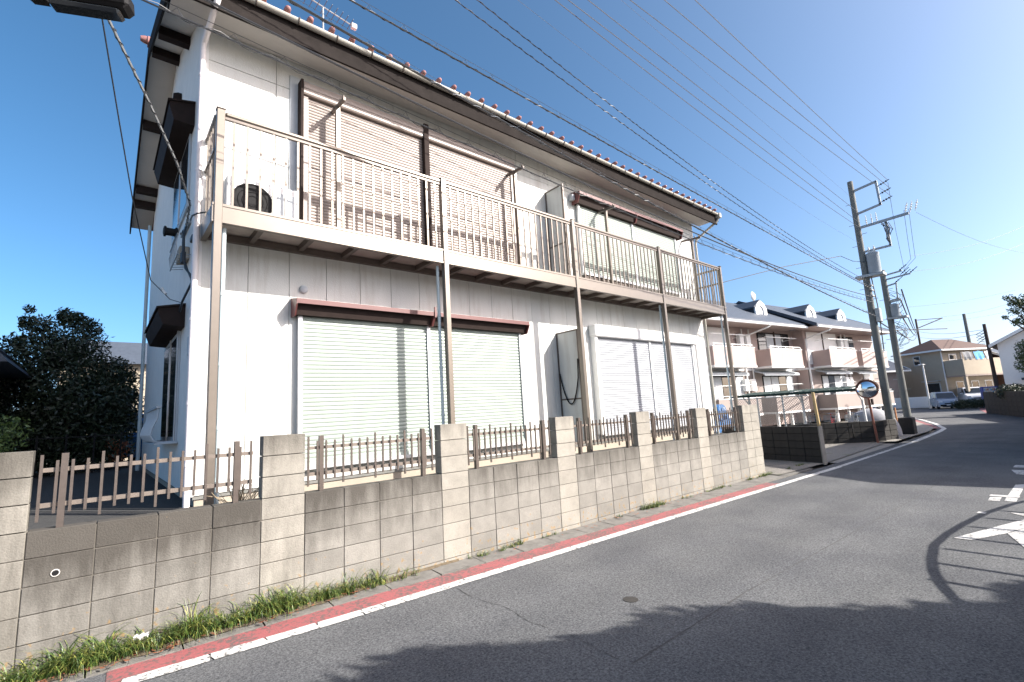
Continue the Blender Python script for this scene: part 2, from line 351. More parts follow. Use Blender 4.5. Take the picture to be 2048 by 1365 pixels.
def mesh(name, mb, m, smooth=False):
    me = bpy.data.meshes.new(name); me.from_pydata(mb.v, [], mb.f); me.materials.append(MT[m] if isinstance(m, str) else m)
    import bmesh as _b
    bm = _b.new(); bm.from_mesh(me); _b.ops.recalc_face_normals(bm, faces=bm.faces); bm.to_mesh(me); bm.free()
    if smooth:
        me.polygons.foreach_set('use_smooth', [True]*len(me.polygons))
        try: me.set_sharp_from_angle(angle=R(40))
        except Exception: pass
    return me
SPLIT = {'side_cover','corner_trim','mullion_post','purlin','fascia_bead','screen_post','window_pane','window_mullion','foot','post','pillar','fascia','string_course','lower_wall','rack_rail','roof_fascia','side_rail','laundry_pole','platform','cable_loop','bushing'}
def islands(mb):
    par = list(range(len(mb.v)))
    def find(i):
        while par[i] != i: par[i] = par[par[i]]; i = par[i]
        return i
    for f in mb.f:
        r = find(f[0])
        for i in f[1:]: par[find(i)] = r
    gr = {}
    for f in mb.f: gr.setdefault(find(f[0]), []).append(f)
    out_ = []
    for fs in gr.values():
        ids = sorted({i for f in fs for i in f}); mp = {i: k for k, i in enumerate(ids)}
        b = MB(); b.v = [mb.v[i] for i in ids]; b.f = [tuple(mp[i] for i in f) for f in fs]; out_.append(b)
    return out_
def obj(name, mb, m, parent=None, smooth=False, label=None, loc=None):
    if name in SPLIT and isinstance(mb, MB):
        isl = islands(mb)
        if len(isl) > 1:
            return [obj1(name, b, m, parent, smooth, label, loc) for b in isl][0]
    return obj1(name, mb, m, parent, smooth, label, loc)
def obj1(name, mb, m, parent=None, smooth=False, label=None, loc=None):
    me = mb if isinstance(mb, bpy.types.Mesh) else mesh(name, mb, m, smooth)
    o = bpy.data.objects.new(name, me); COL.objects.link(o)
    if parent: o.parent = parent
    if loc: o.location = loc
    if label: o['label'] = label
    return o
def tag(o, label, cat, group=None):
    o['label'] = label; o['category'] = cat
    if group: o['group'] = group
    return o
def thing(name, label, cat, loc=(0,0,0), rot=0, group=None):
    o = bpy.data.objects.new(name, None); COL.objects.link(o); o.location = loc; o.rotation_euler = (0,0,rot)
    o.empty_display_size = .2
    return tag(o, label, cat, group)
def struct(name, mb, m, kind='structure', parent=None):
    o = obj(name, mb, m, parent); o['kind'] = kind; return o
def dup(o, parent=None, loc=None):
    c = o.copy(); COL.objects.link(c)
    if parent: c.parent = parent
    if loc is not None: c.location = loc
    return c
def dup_tree(o, loc, rot, label):
    r = o.copy(); COL.objects.link(r); r.location = loc; r.rotation_euler = (0,0,rot); r['label'] = label
    for ch in o.children:
        c = dup(ch, r)
        for g in ch.children: dup(g, c)
    return r

# ------------------------------------------------------------------ ground, road, markings
G0 = -.07
b = MB(); b.quad((-400,-400,-.16),(500,-400,-.16),(500,600,-.16),(-400,600,-.16)); struct('ground', b, 'concrete')
def sheet(name, pts, z, m, kind='structure'):
    b = MB(); b.add([(x,y,z) for x,y in pts], [tuple(range(len(pts)))]); return struct(name, b, m, kind)
def strip(name, cl, w0, w1, z, m, jag=0.0, step=None):
    """strip along a centreline; offsets w0..w1 to the left; ragged edges when jag > 0"""
    P = [Vector((x, y, 0)) for x, y in cl]
    if step:
        Q = []
        for a, c in zip(P, P[1:]):
            n = max(1, int((c-a).length/step)); Q += [a.lerp(c, i/n) for i in range(n)]
        P = Q + [P[-1]]
    vs = []; fs = []
    for i, p in enumerate(P):
        d = (P[min(i+1,len(P)-1)]-P[max(i-1,0)]).normalized(); n = Vector((-d.y, d.x, 0))
        j0, j1 = random.uniform(-jag,jag), random.uniform(-jag,jag)
        a = p+n*(w0+j0); c = p+n*(w1+j1); vs += [(a.x,a.y,z),(c.x,c.y,z)]
    for i in range(len(P)-1): fs.append((2*i, 2*i+2, 2*i+3, 2*i+1))
    b = MB(); b.add(vs, fs); return struct(name, b, m)
EDGE = [(-14,-.30),(-1.0,-.54),(.6,-.61),(3,-.66),(6.5,-.72),(10,-.79),(12.9,-.85),(17.6,-.84),(21,-.82),(26.5,-.62),(28.7,-.45),(33,.55),(38,2.0),(46,4.6)]
# main road, then the junction beyond the bend
road = [(-60,-6.4),(26,-6.4),(34,-4.2),(44,-1.2),(60,.9),(95,2.0),(95,14),(66,9.6),(58,10.5),(52,30),(44,30),(45,9),(42,4.9),(38,2.25),(33,.85),(28.7,-.2),(26.5,-.42),(21,-.5),(13,-.55),(10,-.46),(6.5,-.42),(3,-.38),(-1,-.21),(-60,-.1)]
sheet('road', road, G0, 'asphalt')
# concrete gutter strip beside the wall: slabs of its own with joints
gut = MB()
x = -9.0
while x < 12.4:
    x2 = min(x+.6, 12.4); y = lambda t: -.23-.016*(t+1)
    if x > -2.6:
        dz = random.uniform(-.004,.004)
        gut.add([(x+.006,y(x)-.0,G0+.012+dz),(x2-.006,y(x2),G0+.012+dz),(x2-.006,-.0,G0+.022),(x+.006,-.0,G0+.022)], [(0,1,2,3)])
        gut.add([(x+.006,y(x)-.0,G0+.012+dz),(x2-.006,y(x2),G0+.012+dz),(x2-.006,y(x2),G0-.02),(x+.006,y(x),G0-.02)], [(0,1,2,3)])
    x = x2
struct('gutter_strip', gut, 'gutter_concrete')
RED = [(-1.08,-.355),(0,-.39),(3,-.46),(6.4,-.53),(9.75,-.60)]
strip('red_kerb_line', RED, -.14, .15, G0+.004, 'line_red', .014, .05)
def cracked_line(name, cl, hw, z, m):
    P_ = [Vector((x,y,0)) for x,y in cl]; acc = [0]
    for a, c in zip(P_, P_[1:]): acc.append(acc[-1]+(c-a).length)
    def at(s_):
        for i in range(len(P_)-1):
            if s_ <= acc[i+1]: return P_[i].lerp(P_[i+1], (s_-acc[i])/(acc[i+1]-acc[i])), (P_[i+1]-P_[i]).normalized()
        return P_[-1], (P_[-1]-P_[-2]).normalized()
    b = MB(); t = 0
    while t < acc[-1]-.02:
        e = min(acc[-1], t+random.choice((.14,.2,.28,.4,.55))); n_ = max(1, int((e-t)/.04)); vs = []; sk = random.uniform(-.02,.02)
        for k in range(n_+1):
            q = t+(e-t-random.uniform(.003,.008))*k/n_; p, d = at(q); nn = Vector((-d.y,d.x,0)); j0, j1 = random.uniform(-.005,.005), random.uniform(-.004,.004)
            A = p-nn*(hw+j0)-d*sk; B = p+nn*(hw+j1)+d*sk; vs += [(A.x,A.y,z),(B.x,B.y,z)]
        b.add(vs, [(2*k,2*k+2,2*k+3,2*k+1) for k in range(n_)]); t = e
    return struct(name, b, m)
cracked_line('white_edge_line', [(x,y) for x,y in EDGE[1:7]], .07, G0+.008, 'line_white')
strip('white_edge_line_faded', [(x,y) for x,y in EDGE[6:9]], -.06, .06, G0+.008, 'line_thin', .006, .1)
strip('white_edge_line_far', [(x,y) for x,y in EDGE[8:]], -.09, .09, G0+.008, 'line_white')
strip('red_kerb_line_far', [(28.9,-.15),(33,.95),(38,2.45),(42,3.75)], -.16, .16, G0+.004, 'line_red')
strip('red_kerb_line_bend', [(47,-.15),(54,1.0),(60,1.6)], -.2, .2, G0+.004, 'line_red')
strip('white_stop_line_far', [(44,5.6),(44.6,8.4)], -.2, .2, G0+.008, 'line_white')
strip('concrete_apron', [(13.7,-.25),(20,-.2)], -.35, .25, G0+.012, 'concrete')
sheet('pavement', [(20.3,-.42),(26.4,-.36),(28.6,-.1),(33,1.15),(38,2.7),(42,4.6),(38,6),(20.3,.4)], G0+.06, 'concrete')
# seam in the asphalt and a fine crack
strip('asphalt_seam', [(1.7,-2.93),(3.5,-2.9),(6,-2.96),(8.9,-3.04),(12.7,-3.03),(20,-2.9),(28,-2.6)], -.005, .005, G0+.003, 'seam', .005, .08)
strip('asphalt_crack', [(1.70,-.76),(1.66,-1.1),(1.74,-1.5),(1.68,-1.9),(1.75,-2.3),(1.70,-2.9)], -.0018, .0018, G0+.003, 'seam', .006, .05)
b = MB(); b.lathe([(.07,0),(.07,.004)], (2.64,-2.23,G0), 18); struct('asphalt_patch', b, 'darkwall')
# big road lettering, only its first strokes reach into view (strokes stretched along the road)
mk = MB(); zz = G0+.006
def stroke(*p): mk.add([(x,y,zz) for x,y in p], [tuple(range(len(p)))])
stroke((6.70,-3.89),(6.71,-4.05),(7.28,-4.29),(7.76,-4.42),(9.0,-4.85),(9.2,-4.70),(8.04,-4.30))
stroke((7.28,-4.30),(6.66,-4.48),(5.9,-4.9),(6.1,-5.0),(7.0,-4.62),(7.76,-4.43))
stroke((8.45,-3.89),(8.42,-3.98),(8.52,-3.99),(8.56,-3.90)); stroke((8.69,-4.20),(8.50,-4.36),(8.5,-5.2),(8.72,-5.2))
stroke((9.56,-3.89),(9.61,-4.02),(9.98,-4.01),(9.92,-3.88)); stroke((9.64,-4.07),(9.64,-4.20),(10.0,-4.19),(10.0,-4.06))
stroke((10.04,-3.86),(10.04,-4.20),(10.2,-4.20),(10.2,-3.86)); stroke((10.2,-4.06),(10.2,-4.19),(11.61,-4.17),(11.5,-4.05)); stroke((11.4,-4.19),(11.62,-4.19),(11.62,-5.2),(11.4,-5.2))
stroke((13.0,-3.95),(13.0,-5.2),(13.7,-5.2),(13.72,-3.82)); stroke((14.2,-3.81),(14.2,-5.2),(14.7,-5.2),(14.65,-3.81))
struct('road_lettering', mk, 'line_thin')
# raised lot of the apartment house, gravel yard next door
b = MB(); b.prism([(-14,.155),(10.78,.155),(12.55,1.9),(12.9,16),(-14,16)], 'z', -.1, .82); struct('house_lot', b, MT['lot'])
sheet('gravel_yard', [(10.8,-.3),(13.45,-.42),(20,-.2),(24,5),(24,30),(12.6,30),(12.6,1.6),(10.82,.1)], G0+.035, mat('gravel', (.20,.185,.165), 1, var=.45, scale=40, bump=.9, bscale=120, second=(.10,.12,.05), sec=(.58,.7)))

# ------------------------------------------------------------------ block wall: every block is a part
wall = thing('block_wall', 'long grey concrete block wall with raised pillars along the road', 'wall', (0,0,0))
core = MB(); core.box(-2.4,10.78,.009,.13,-.12,.985); obj('mortar_core', core, MT['mortar'], wall)
T = .15
BM = {}
def block_mesh(kind, L_, H_, k):
    key = (kind, L_, H_, k)
    if key not in BM:
        b = MB(); j = .003
        b.cbox(j, L_-j, 0, T, j, H_-j, .004); BM[key] = mesh('block', b, 'block' if kind == 'w' else 'block_pillar')
    return BM[key]
def put_block(kind, x, z, L_=.4, H_=.2):
    o = obj('block', block_mesh(kind, L_, H_, 0), None, wall)
    o.location = (x, random.uniform(-.003,.003), z); return o
pill = [-2.0, 0, 2, 4, 6, 8, 10, 10.4]
for i in range(-6, 27):
    x0 = round(i*.4, 3)
    isp = x0 in pill
    for c in range(-1, 5):
        z0 = c*.2
        if c == -1: put_block('p' if isp else 'w', x0, -.13, .4, .13)
        else: put_block('p' if isp else 'w', x0, z0)
    if isp:
        for c in range(5, 8): put_block('p', x0, c*.2)
b = MB(); b.tube([(-1.42,-.006,.67),(-1.42,.03,.67)], .027, 16); pp = obj('weep_pipe', b, 'lichen', wall)
b = MB(); b.tube([(-1.42,-.0075,.67),(-1.42,.01,.67)], .021, 16); obj('pipe_bore', b, 'black', pp)

# ------------------------------------------------------------------ steel fences standing in the gaps of the wall
def make_fence():
    t = thing('metal_fence', '', 'fence', (0,0,0))
    Y = .075
    for z0, z1 in ((1.424,1.457),(1.155,1.19)):
        b = MB(); b.box(.045,1.53,Y-.012,Y+.012,z0,z1); obj('rail', b, 'fence_rail', t)
    for k in range(17):
        x = .045+.0915*k; tall = k % 4 == 0
        b = MB(); z0, z1 = (1.055,1.56) if tall else (1.108,1.512)
        b.box(x-.0095,x+.0095,Y-.03,Y-.0125,z0,z1); obj('picket', b, 'fence', t)
    for x in (.178,1.388):
        b = MB(); b.box(x-.021,x+.021,Y-.034,Y+.02,.99,1.565); obj('post', b, 'fence', t)
        
    return t
lab = ['brown metal picket fence in the wall gap under the shaded side yard, leftmost of six',
 'brown metal picket fence in front of the wide green ground shutter, second from left',
 'brown metal picket fence in front of the right edge of the green shutter',
 'brown metal picket fence in front of the hose screen, fourth from left',
 'brown metal picket fence in front of the white ground shutter',
 'brown metal picket fence with the blue car behind it, rightmost of six']
f0 = make_fence(); f0['group'] = 'picket fences between the wall pillars'
xs = [-1.6,.4,2.4,4.4,6.4,8.4]
for i, x in enumerate(xs):
    if i == 0: f0.location = (x,0,0); f0['label'] = lab[0]
    else: dup_tree(f0, (x,0,0), 0, lab[i])

# ------------------------------------------------------------------ the white apartment house
PHI = R(1.2); TAU = .008
H = thing('apartment_house', 'white two storey apartment house with long balcony and closed roller shutters', 'house', (-.4,1.5,0))
H.rotation_euler = (0, -TAU, PHI)
UL, UR, DEP = 0.0, 12.4, 8.1
b = MB(); b.box(.012,UR-.012,.012,DEP-.012,.9,6.98)
b.prism([(.012,6.98),(DEP-.012,6.98),(4.05,8.78)], 'x', .012, UR-.012)
wl = obj('wall', b, 'backing', H)
b = MB(); b.box(.03,UR-.03,.03,DEP-.03,.6,.93); obj('foundation', b, 'found', H)
# siding panels of the street front, lower and upper storeys, and the band under the eaves
def panels(z0, z1, edges):
    for a, c in zip(edges, edges[1:]):
        b = MB(); b.cbox(a+.003,c-.003,-.002,.012,z0+.003,z1-.003,.003); obj('siding_panel', b, 'siding', wl)
e1 = [0] + [.03+.503*k for k in range(1,25)] + [UR]
panels(.94, 4.05, e1)
e2 = [0] + [.84+.91*k for k in range(0,13)] + [UR]
panels(4.05, 6.50, e2); panels(6.50, 7.02, e2)
# gable walls
for u0, u1, nm in ((0,.012,'left'),(UR-.012,UR,'right')):
    b = MB(); b.prism([(.0125,.93),(DEP,.93),(DEP,7.30),(4.05,9.10),(.0125,7.31)], 'x', u0-.001, u1+.001); obj('gable_wall', b, 'stucco', H)
b = MB(); b.box(-.02,.016,-.012,.05,.94,7.0); b.box(UR-.016,UR+.02,-.012,.05,.94,7.0); obj('corner_trim', b, 'white', H)
# roof
ridge = (4.05, 9.12); ev, ez = -.60, 7.06; rv, rz = 8.72, 7.06
ov = .46
def slope(v): return ez+(v-ev)*(ridge[1]-ez)/(ridge[0]-ev) if v <= ridge[0] else ridge[1]-(v-ridge[0])*(ridge[1]-rz)/(rv-ridge[0])
b = MB(); th = .09
b.prism([(ev-.02,ez+.02),(ridge[0],ridge[1]),(rv,rz),(rv,rz+th),(ridge[0],ridge[1]+th+.02),(ev-.02,ez+.02+th)], 'x', -ov+.02, UR+ov-.02)
roof = obj('roof', b, 'tile', H)
# soffits: flat under the eave, sloped under the gable overhang
b = MB(); b.box(-ov+.03,UR+ov-.03,-.56,-.014,6.945,6.96); obj('soffit', b, 'soffit', H)
for u0, u1 in ((-ov+.03,-.004),(UR+.004,UR+ov-.03)):
    b = MB(); b.prism([(.0,slope(0)-.03),(ridge[0],ridge[1]-.03),(rv-.04,rz-.01),(rv-.04,rz),(ridge[0],ridge[1]-.005),(.0,slope(0)-.005)], 'x', u0, u1); obj('gable_soffit', b, 'soffit', H)
for v in (.35,1.95,3.5,5.55,7.3,7.75):
    b = MB(); z = slope(v)-.04; b.box(-ov+.04,-.002,v-.075,v+.075,z-.17,z); b.box(UR+.002,UR+ov-.04,v-.075,v+.075,z-.17,z); obj('purlin', b, 'brown_dark', H)
# verge boards + front fascia
for u0, u1 in ((-ov,-ov+.03),(UR+ov-.03,UR+ov)):
    b = MB(); b.prism([(ev-.03,ez-.17),(ridge[0],ridge[1]-.17),(rv+.03,rz-.17),(rv+.03,rz+.13),(ridge[0],ridge[1]+.16),(ev-.03,ez+.13)], 'x', u0, u1); obj('verge_board', b, 'black_fascia', H)
b = MB(); b.box(-ov+.031,UR+ov-.031,-.60,-.565,6.80,7.07); obj('fascia_board', b, 'black_fascia', H)
b = MB(); b.box(UR-.06,UR+.22,.16,.30,6.70,6.86); obj('purlin', b, 'brown_dark', H)
# gutter: half round trough + brackets
n = 9; gv = -.655; gz = 7.10; gr = .05
prof = [(gv+gr*math.cos(math.pi+math.pi*k/n), gz+gr*math.sin(math.pi+math.pi*k/n)) for k in range(n+1)]
prof += [(gv+(gr-.008)*math.cos(2*math.pi-math.pi*k/n), gz+(gr-.008)*math.sin(2*math.pi-math.pi*k/n)) for k in range(n+1)]
b = MB(); b.prism(prof, 'x', -ov-.06, UR+ov+.06); g_ = obj('gutter', b, 'gutter', H, True)
for u in [(-.1+.52*k) for k in range(26)]:
    if u > UR+ov: break
    b = MB(); pts = [(u, gv+(gr+.008)*math.cos(math.pi*.95+math.pi*1.05*k/8), gz+(gr+.008)*math.sin(math.pi*.95+math.pi*1.05*k/8)) for k in range(9)]
    b.tube(pts+[(u,-.60,gz-.02)], .008, 5); obj('gutter_bracket', b, 'bronze_dark', g_)
for u in (0.02, UR+.42):
    b = MB(); b.cbox(u-.06,u+.06,gv-.075,gv+.075,gz-.12,gz+.03,.012); obj('gutter_outlet', b, 'gutter', g_)
b = MB(); b.tube([(UR+.5,gv,gz-.03),(UR+.62,gv,gz-.02)], .02, 6); obj('gutter_end_hook', b, 'gutter', g_)
# eave tiles with round knob ends, on courses rising to the ridge
tb = MB(); 
def roll_mesh():
    b = MB(); L_ = 4.95
    sl = (ridge[1]-ez)/(ridge[0]-ev); L_ = ridge[0]-ev
    n = 7; vs = []; fs = []
    for j in range(2):
        v = j*L_; z = v*sl
        for k in range(n+1):
            a = math.pi*k/n; vs.append((-.055*math.cos(a), v, z+.045*math.sin(a)))
    for k in range(n): fs.append((k, k+1, n+2+k, n+1+k))
    fs.append(tuple(range(n+1))); b.add(vs, fs); return mesh('tile_roll', b, 'tile', True)
rm = roll_mesh()
b = MB(); b.lathe([(.0,-.06),(.018,-.056),(.032,-.042),(.040,-.022),(.043,0),(.043,.05)], (0,0,0), 12, 'y'); km = mesh('eave_tile_end', b, 'tile', True)
u = -.38
while u < UR+ov-.02:
    o = obj('tile_roll', rm, None, roof); o.location = (u, ev-.02, ez+.10)
    o = obj('eave_tile_end', km, None, roof); o.location = (u, ev-.05, ez+.135)
    u += .296
b = MB(); b.tube([(-ov-.02,ridge[0],ridge[1]+.17),(UR+ov+.02,ridge[0],ridge[1]+.17)], .11, 10); obj('ridge_tile', b, 'tile', roof, True)
b = MB(); b.lathe([(.0,-.10),(.05,-.09),(.075,-.03),(.08,.06)], (-ov-.04,ridge[0],ridge[1]+.19), 12, 'x'); obj('ridge_end_cap', b, 'tile', roof, True)
# ---- downpipes
b = MB(); b.tube([(.02,gv,gz-.11),(.0,gv+.02,gz-.24),(-.05,-.10,6.66),(-.055,-.06,6.56),(-.055,-.055,.84)], .036, 10)
dp = obj('downpipe', b, 'pipe_white', H, True)
for z in (6.2,4.9,3.0,2.0,1.3):
    b = MB(); b.tube([(-.055,-.055,z-.015),(-.055,-.055,z+.015)], .042, 10); obj('pipe_clip', b, 'pipe_white', dp)
b = MB(); b.tube([(UR+.42,gv,gz-.11),(UR+.40,gv+.04,gz-.2),(UR+.06,-.08,6.42),(UR+.05,-.05,6.3),(UR+.05,-.05,.7)], .034, 10); obj('downpipe', b, 'gutter', H, True)
b = MB(); b.tube([(-.07,DEP+.08,7.0),(-.07,DEP+.08,.8)], .04, 10); obj('downpipe', b, 'pipe_grey', H, True)

# ---- roller shutters
def slats(u0, u1, z0, z1, v, pitch, m, parent, name='shutter_curtain'):
    """corrugated curtain: each slat bulges and ends in a groove"""
    b = MB(); z = z0; vs = []; fs = []
    prof = []
    while z < z1-.001:
        h = min(pitch, z1-z)
        prof += [(v+.003, z), (v-.006, z+h*.14), (v-.011, z+h*.45), (v-.009, z+h*.76), (v+.003, z+h*.93)]
        z += h
    prof.append((v+.003, z1))
    for (vv, zz_) in prof: vs += [(u0,vv,zz_),(u1,vv,zz_)]
    for i in range(len(prof)-1): fs.append((2*i,2*i+1,2*i+3,2*i+2))
    b.add(vs, fs); return obj(name, b, m, parent)
def shutter(u0, u1, z0, z1, n, cm, fm, v0=-.07, pitch=.05, post=.055, label=None):
    b = MB(); b.box(u0,u1,v0+.025,-.004,z0,z1); s = obj('roller_shutter', b, 'frame_alu', H, label=label)
    w_ = (u1-u0)/n
    for i in range(n):
        slats(u0+i*w_+post/2, u0+(i+1)*w_-post/2, z0+.05, z1, v0+.012, pitch, cm, s)
    for i in range(n+1):
        u = u0+i*w_; b = MB(); b.box(u-post/2,u+post/2,v0-.022,v0+.03,z0,z1); obj('guide_rail', b, fm, s)
    b = MB(); b.box(u0-.02,u1+.02,v0-.05,-.004,z0-.035,z0+.012); obj('sill', b, 'frame_alu', s)
    b = MB(); b.box(u0+.03,u1-.03,v0-.012,v0+.03,z0+.013,z0+.06); obj('bottom_bar', b, cm, s)
    return s
s1 = shutter(1.16,5.13,1.13,3.17,2,'shut_green','frame_alu',pitch=.056,label='wide pale green pair of ground floor shutters')
def awning(u0, u1, z0, z1, d, parent, mid=None):
    """sheet metal hood: sloped top, front lip, underside box"""
    segs = [(u0,u1)] if mid is None else [(u0,mid-.002),(mid+.002,u1)]
    for a, c in segs:
        b = MB(); b.prism([(-.005,z1),(-d,z1-.05),(-d-.012,z1-.05),(-d-.012,z1-.115),(-d+.006,z1-.115),(-d+.006,z1-.075),(-.005,z1-.03)], 'x', a, c); h = obj('window_hood', b, 'awning', parent)
        b = MB(); b.prism([(-.006,z1-.04),(-d+.05,z1-.085),(-d+.10,z0),(-.006,z0)], 'x', a+.03, c-.03); obj('shutter_box', b, 'brown_dark', h)
        for e in (a, c-.012):
            b = MB(); b.prism([(-.005,z1-.001),(-d,z1-.051),(-d-.01,z1-.12),(-d+.07,z0-.02),(-.005,z0-.02)], 'x', e-.003, e+.015); obj('hood_cheek', b, 'awning', h)
awning(1.06,5.24,3.14,3.39,.25,H,3.17)
b = MB(); b.box(3.16,3.19,-.28,-.255,3.25,3.42); obj('hood_joint_strip', b, 'awning', H)
s2 = shutter(7.36,11.42,1.09,3.22,2,'shut_white','white',v0=-.10,pitch=.052,post=.06,label='white pair of ground floor shutters with box head')
b = MB(); b.cbox(7.24,11.55,-.20,-.004,3.20,3.46,.02); obj('shutter_box', b, 'white', s2)
b = MB(); b.box(7.27,7.35,-.145,-.004,1.09,3.2); b.box(11.43,11.51,-.145,-.004,1.09,3.2); obj('side_cover', b, 'white', s2)
# upper left shutters (beige) set in blue grey flashing
b = MB(); b.box(1.02,5.30,-.018,-.004,4.2,6.72); obj('window_flashing', b, 'frame_grey', H)
s3 = shutter(1.20,5.17,4.28,6.40,2,'shut_beige','shut_beige',v0=-.10,pitch=.047,post=.09,label='beige pair of upper floor shutters')
for a, c in ((1.17,3.13),(3.23,5.20)):
    b = MB(); b.prism([(-.02,6.62),(-.16,6.60),(-.175,6.54),(-.175,6.50),(-.165,6.49),(-.165,6.43),(-.15,6.41),(-.02,6.41)], 'x', a, c); obj('shutter_box', b, 'shut_beige', s3)
b = MB(); b.box(1.13,1.165,-.175,-.018,4.25,6.62); b.box(3.135,3.225,-.19,-.03,4.25,6.66); obj('mullion_post', b, 'brown_dark', s3)
b = MB(); b.box(1.2,5.2,-.15,-.02,4.20,4.30); obj('sill_board', b, 'wood_dark', s3)
# upper right shutters (pale green, brown hood)
s4 = shutter(7.16,11.22,4.62,6.28,2,'shut_green','frame_alu',pitch=.05,label='pale green pair of upper floor shutters')
awning(7.03,11.4,6.22,6.50,.25,H,9.22)
b = MB(); b.box(7.2,9.05,-.10,-.02,4.26,4.56); obj('sill_board', b, 'wood_dark', s4)
# wall vent
b = MB(); b.lathe([(.055,.0),(.058,-.02),(.05,-.045),(.02,-.06),(.0,-.062)], (1.22,-.004,3.53), 16, 'y'); obj('vent_cap', b, 'frame_grey', H, True)
b = MB(); b.cbox(6.93,7.03,-.12,-.004,6.28,6.42,.015); obj('junction_box', b, 'shut_white', H)

# ---- balcony (part of the house): posts, deck, rails, balusters
bal = obj('balcony', MB().box(.05,UR-.06,-.68,-.03,4.13,4.19), 'deck', H)
FV = -.72
PU = [.06,3.1,6.13,9.2,12.3]
b = MB(); b.box(.0,UR-.02,FV-.03,FV+.03,4.0,4.225); obj('fascia_beam', b, 'bronze', bal)
b = MB(); b.box(.0,UR-.02,FV-.038,FV-.031,4.195,4.225); b.box(.0,UR-.02,FV-.036,FV-.031,4.0,4.02); obj('fascia_bead', b, 'bronze', bal)
b = MB(); b.box(.03,UR-.05,-.07,-.005,4.03,4.12); obj('ledger_beam', b, 'bronze_dark', bal)
for u in (.025, UR-.045): b = MB(); b.box(u-.03,u+.03,FV+.031,-.01,4.0,4.2); obj('end_beam', b, 'bronze', bal)
jm = mesh('joist', MB().box(-.03,.03,FV+.032,-.071,4.05,4.128), 'bronze_dark')
u = .55
while u < UR-.2: obj('joist', jm, None, bal).location = (u,0,0); u += .607
for u in PU:
    b = MB(); b.cbox(u-.042,u+.042,FV-.048,FV+.04,.80,5.385,.006); obj('post', b, 'bronze' , bal)
    b = MB(); b.cbox(u-.048,u+.048,FV-.054,FV+.046,5.386,5.40,.004); obj('post_cap', b, 'bronze_dark', bal)
for a, c in zip(PU, PU[1:]):
    b = MB(); b.cbox(a+.045,c-.045,FV-.035,FV+.035,5.315,5.375,.018); obj('top_rail', b, 'bronze', bal)
    b = MB(); b.box(a+.045,c-.045,FV-.018,FV+.018,5.285,5.315); obj('under_rail', b, 'bronze_dark', bal)
bmh = mesh('baluster', MB().box(-.012,.012,-.011,.011,4.226,5.286), 'bronze')
u0 = .06
for a, c in zip(PU, PU[1:]):
    n = int(round((c-a)/.1445)); 
    for k in range(1, n): obj('baluster', bmh, None, bal).location = (a+(c-a)*k/n, FV, 0)
for u in (.03, UR-.1):
    b = MB(); b.cbox(u-.025,u+.025,FV+.05,-.015,5.30,5.36,.015); obj('side_rail', b, 'bronze', bal)
    b = MB(); b.box(u-.02,u+.02,FV+.05,-.015,4.90,4.935); obj('side_rail', b, 'bronze', bal)
    for k in range(1,6): obj('baluster', bmh, None, bal).location = (u, FV+.115*k+.02, 0)
# laundry posts on the balcony with cross arms and hooks
for u, zt in ((1.60,6.28),(5.05,6.28),(7.84,6.18),(11.72,6.22)):
    v = -.31
    b = MB(); b.box(u-.028,u+.028,v-.03,v+.03,4.19,zt); lp = obj('laundry_post', b, 'bronze', bal)
    b = MB(); b.bar((u,v-.27,zt-.02),(u,v+.30,zt+.03),.035,.05); obj('cross_arm', b, 'bronze_dark', lp)
    for vv in (-.22,-.12,.06):
        b = MB(); b.tube([(u,v+vv,zt+.02),(u,v+vv,zt+.055)], .016, 8); obj('hook', b, 'bronze', lp)
# partition screens up and down
def screen(u, z0, z1, parent, d=.62):
    b = MB(); b.box(u-.008,u+.008,-d+.02,-.03,z0+.02,z1-.02); s = obj('partition_screen', b, 'siding', parent)
    b = MB(); b.box(u-.02,u+.02,-d-.01,-d+.03,z0,z1); b.box(u-.02,u+.02,-.035,-.004,z0,z1); obj('screen_post', b, 'bronze_dark', s)
    for z in (z0, (z0*.62+z1*.38), z1-.03):
        b = MB(); b.box(u-.016,u+.016,-d+.031,-.036,z,z+.03); obj('screen_rail', b, 'bronze_dark', s)
    return s
screen(6.20,4.24,6.28,bal,.50)
sg = screen(6.22,1.0,3.22,H,.58)
pts = []
for k in range(25):
    t = k/24; pts.append((6.185, -.05-.50*t, 2.38-.62*math.sin(math.pi*t)**.8 + .25*(t>.97) ))
b = MB(); b.tube(pts, .014, 6)
# grey rain pipes behind the posts
for u in (PU[0]+.085, PU[1]-.085, PU[3]-.02, PU[4]-.06):
    b = MB(); b.tube([(u,FV+.09,3.98),(u,FV+.09,.82)], .024, 8); p = obj('rain_pipe', b, 'pipe_grey', bal, True)
    for z in (3.2,2.4,1.7,1.15): b = MB(); b.tube([(u,FV+.09,z-.02),(u,FV+.09,z+.02)], .030, 8); obj('pipe_socket', b, 'pipe_grey', p)

# ---- gable side: window hoods, windows, grille
def side_hood(v0, v1, z0, z1, d):
    b = MB(); b.prism([(-.005,z1),(-d,z1-.07),(-d-.012,z1-.13),(-d+.05,z0),(-.005,z0-.02)], 'y', v0, v1); h = obj('window_hood', b, 'brown_dark', H)
    b = MB(); b.box(-d-.02,-.003,v0-.02,v1+.02,z1-.03,z1+.005) if False else b.prism([(-.004,z1+.012),(-d-.03,z1-.06),(-d-.03,z1-.085),(-.004,z1-.012)], 'y', v0-.03, v1+.03); obj('hood_cap', b, 'brown_dark', h)
side_hood(.95,3.3,6.06,6.40,.30); side_hood(1.15,3.3,3.14,3.44,.30)
b = MB(); b.box(-.03,-.003,1.2,3.1,4.9,6.05); sw = obj('side_window', b, 'frame_grey', H)
b = MB(); b.box(-.034,-.031,1.28,3.02,4.98,6.0); obj('window_pane', b, 'glass', sw)
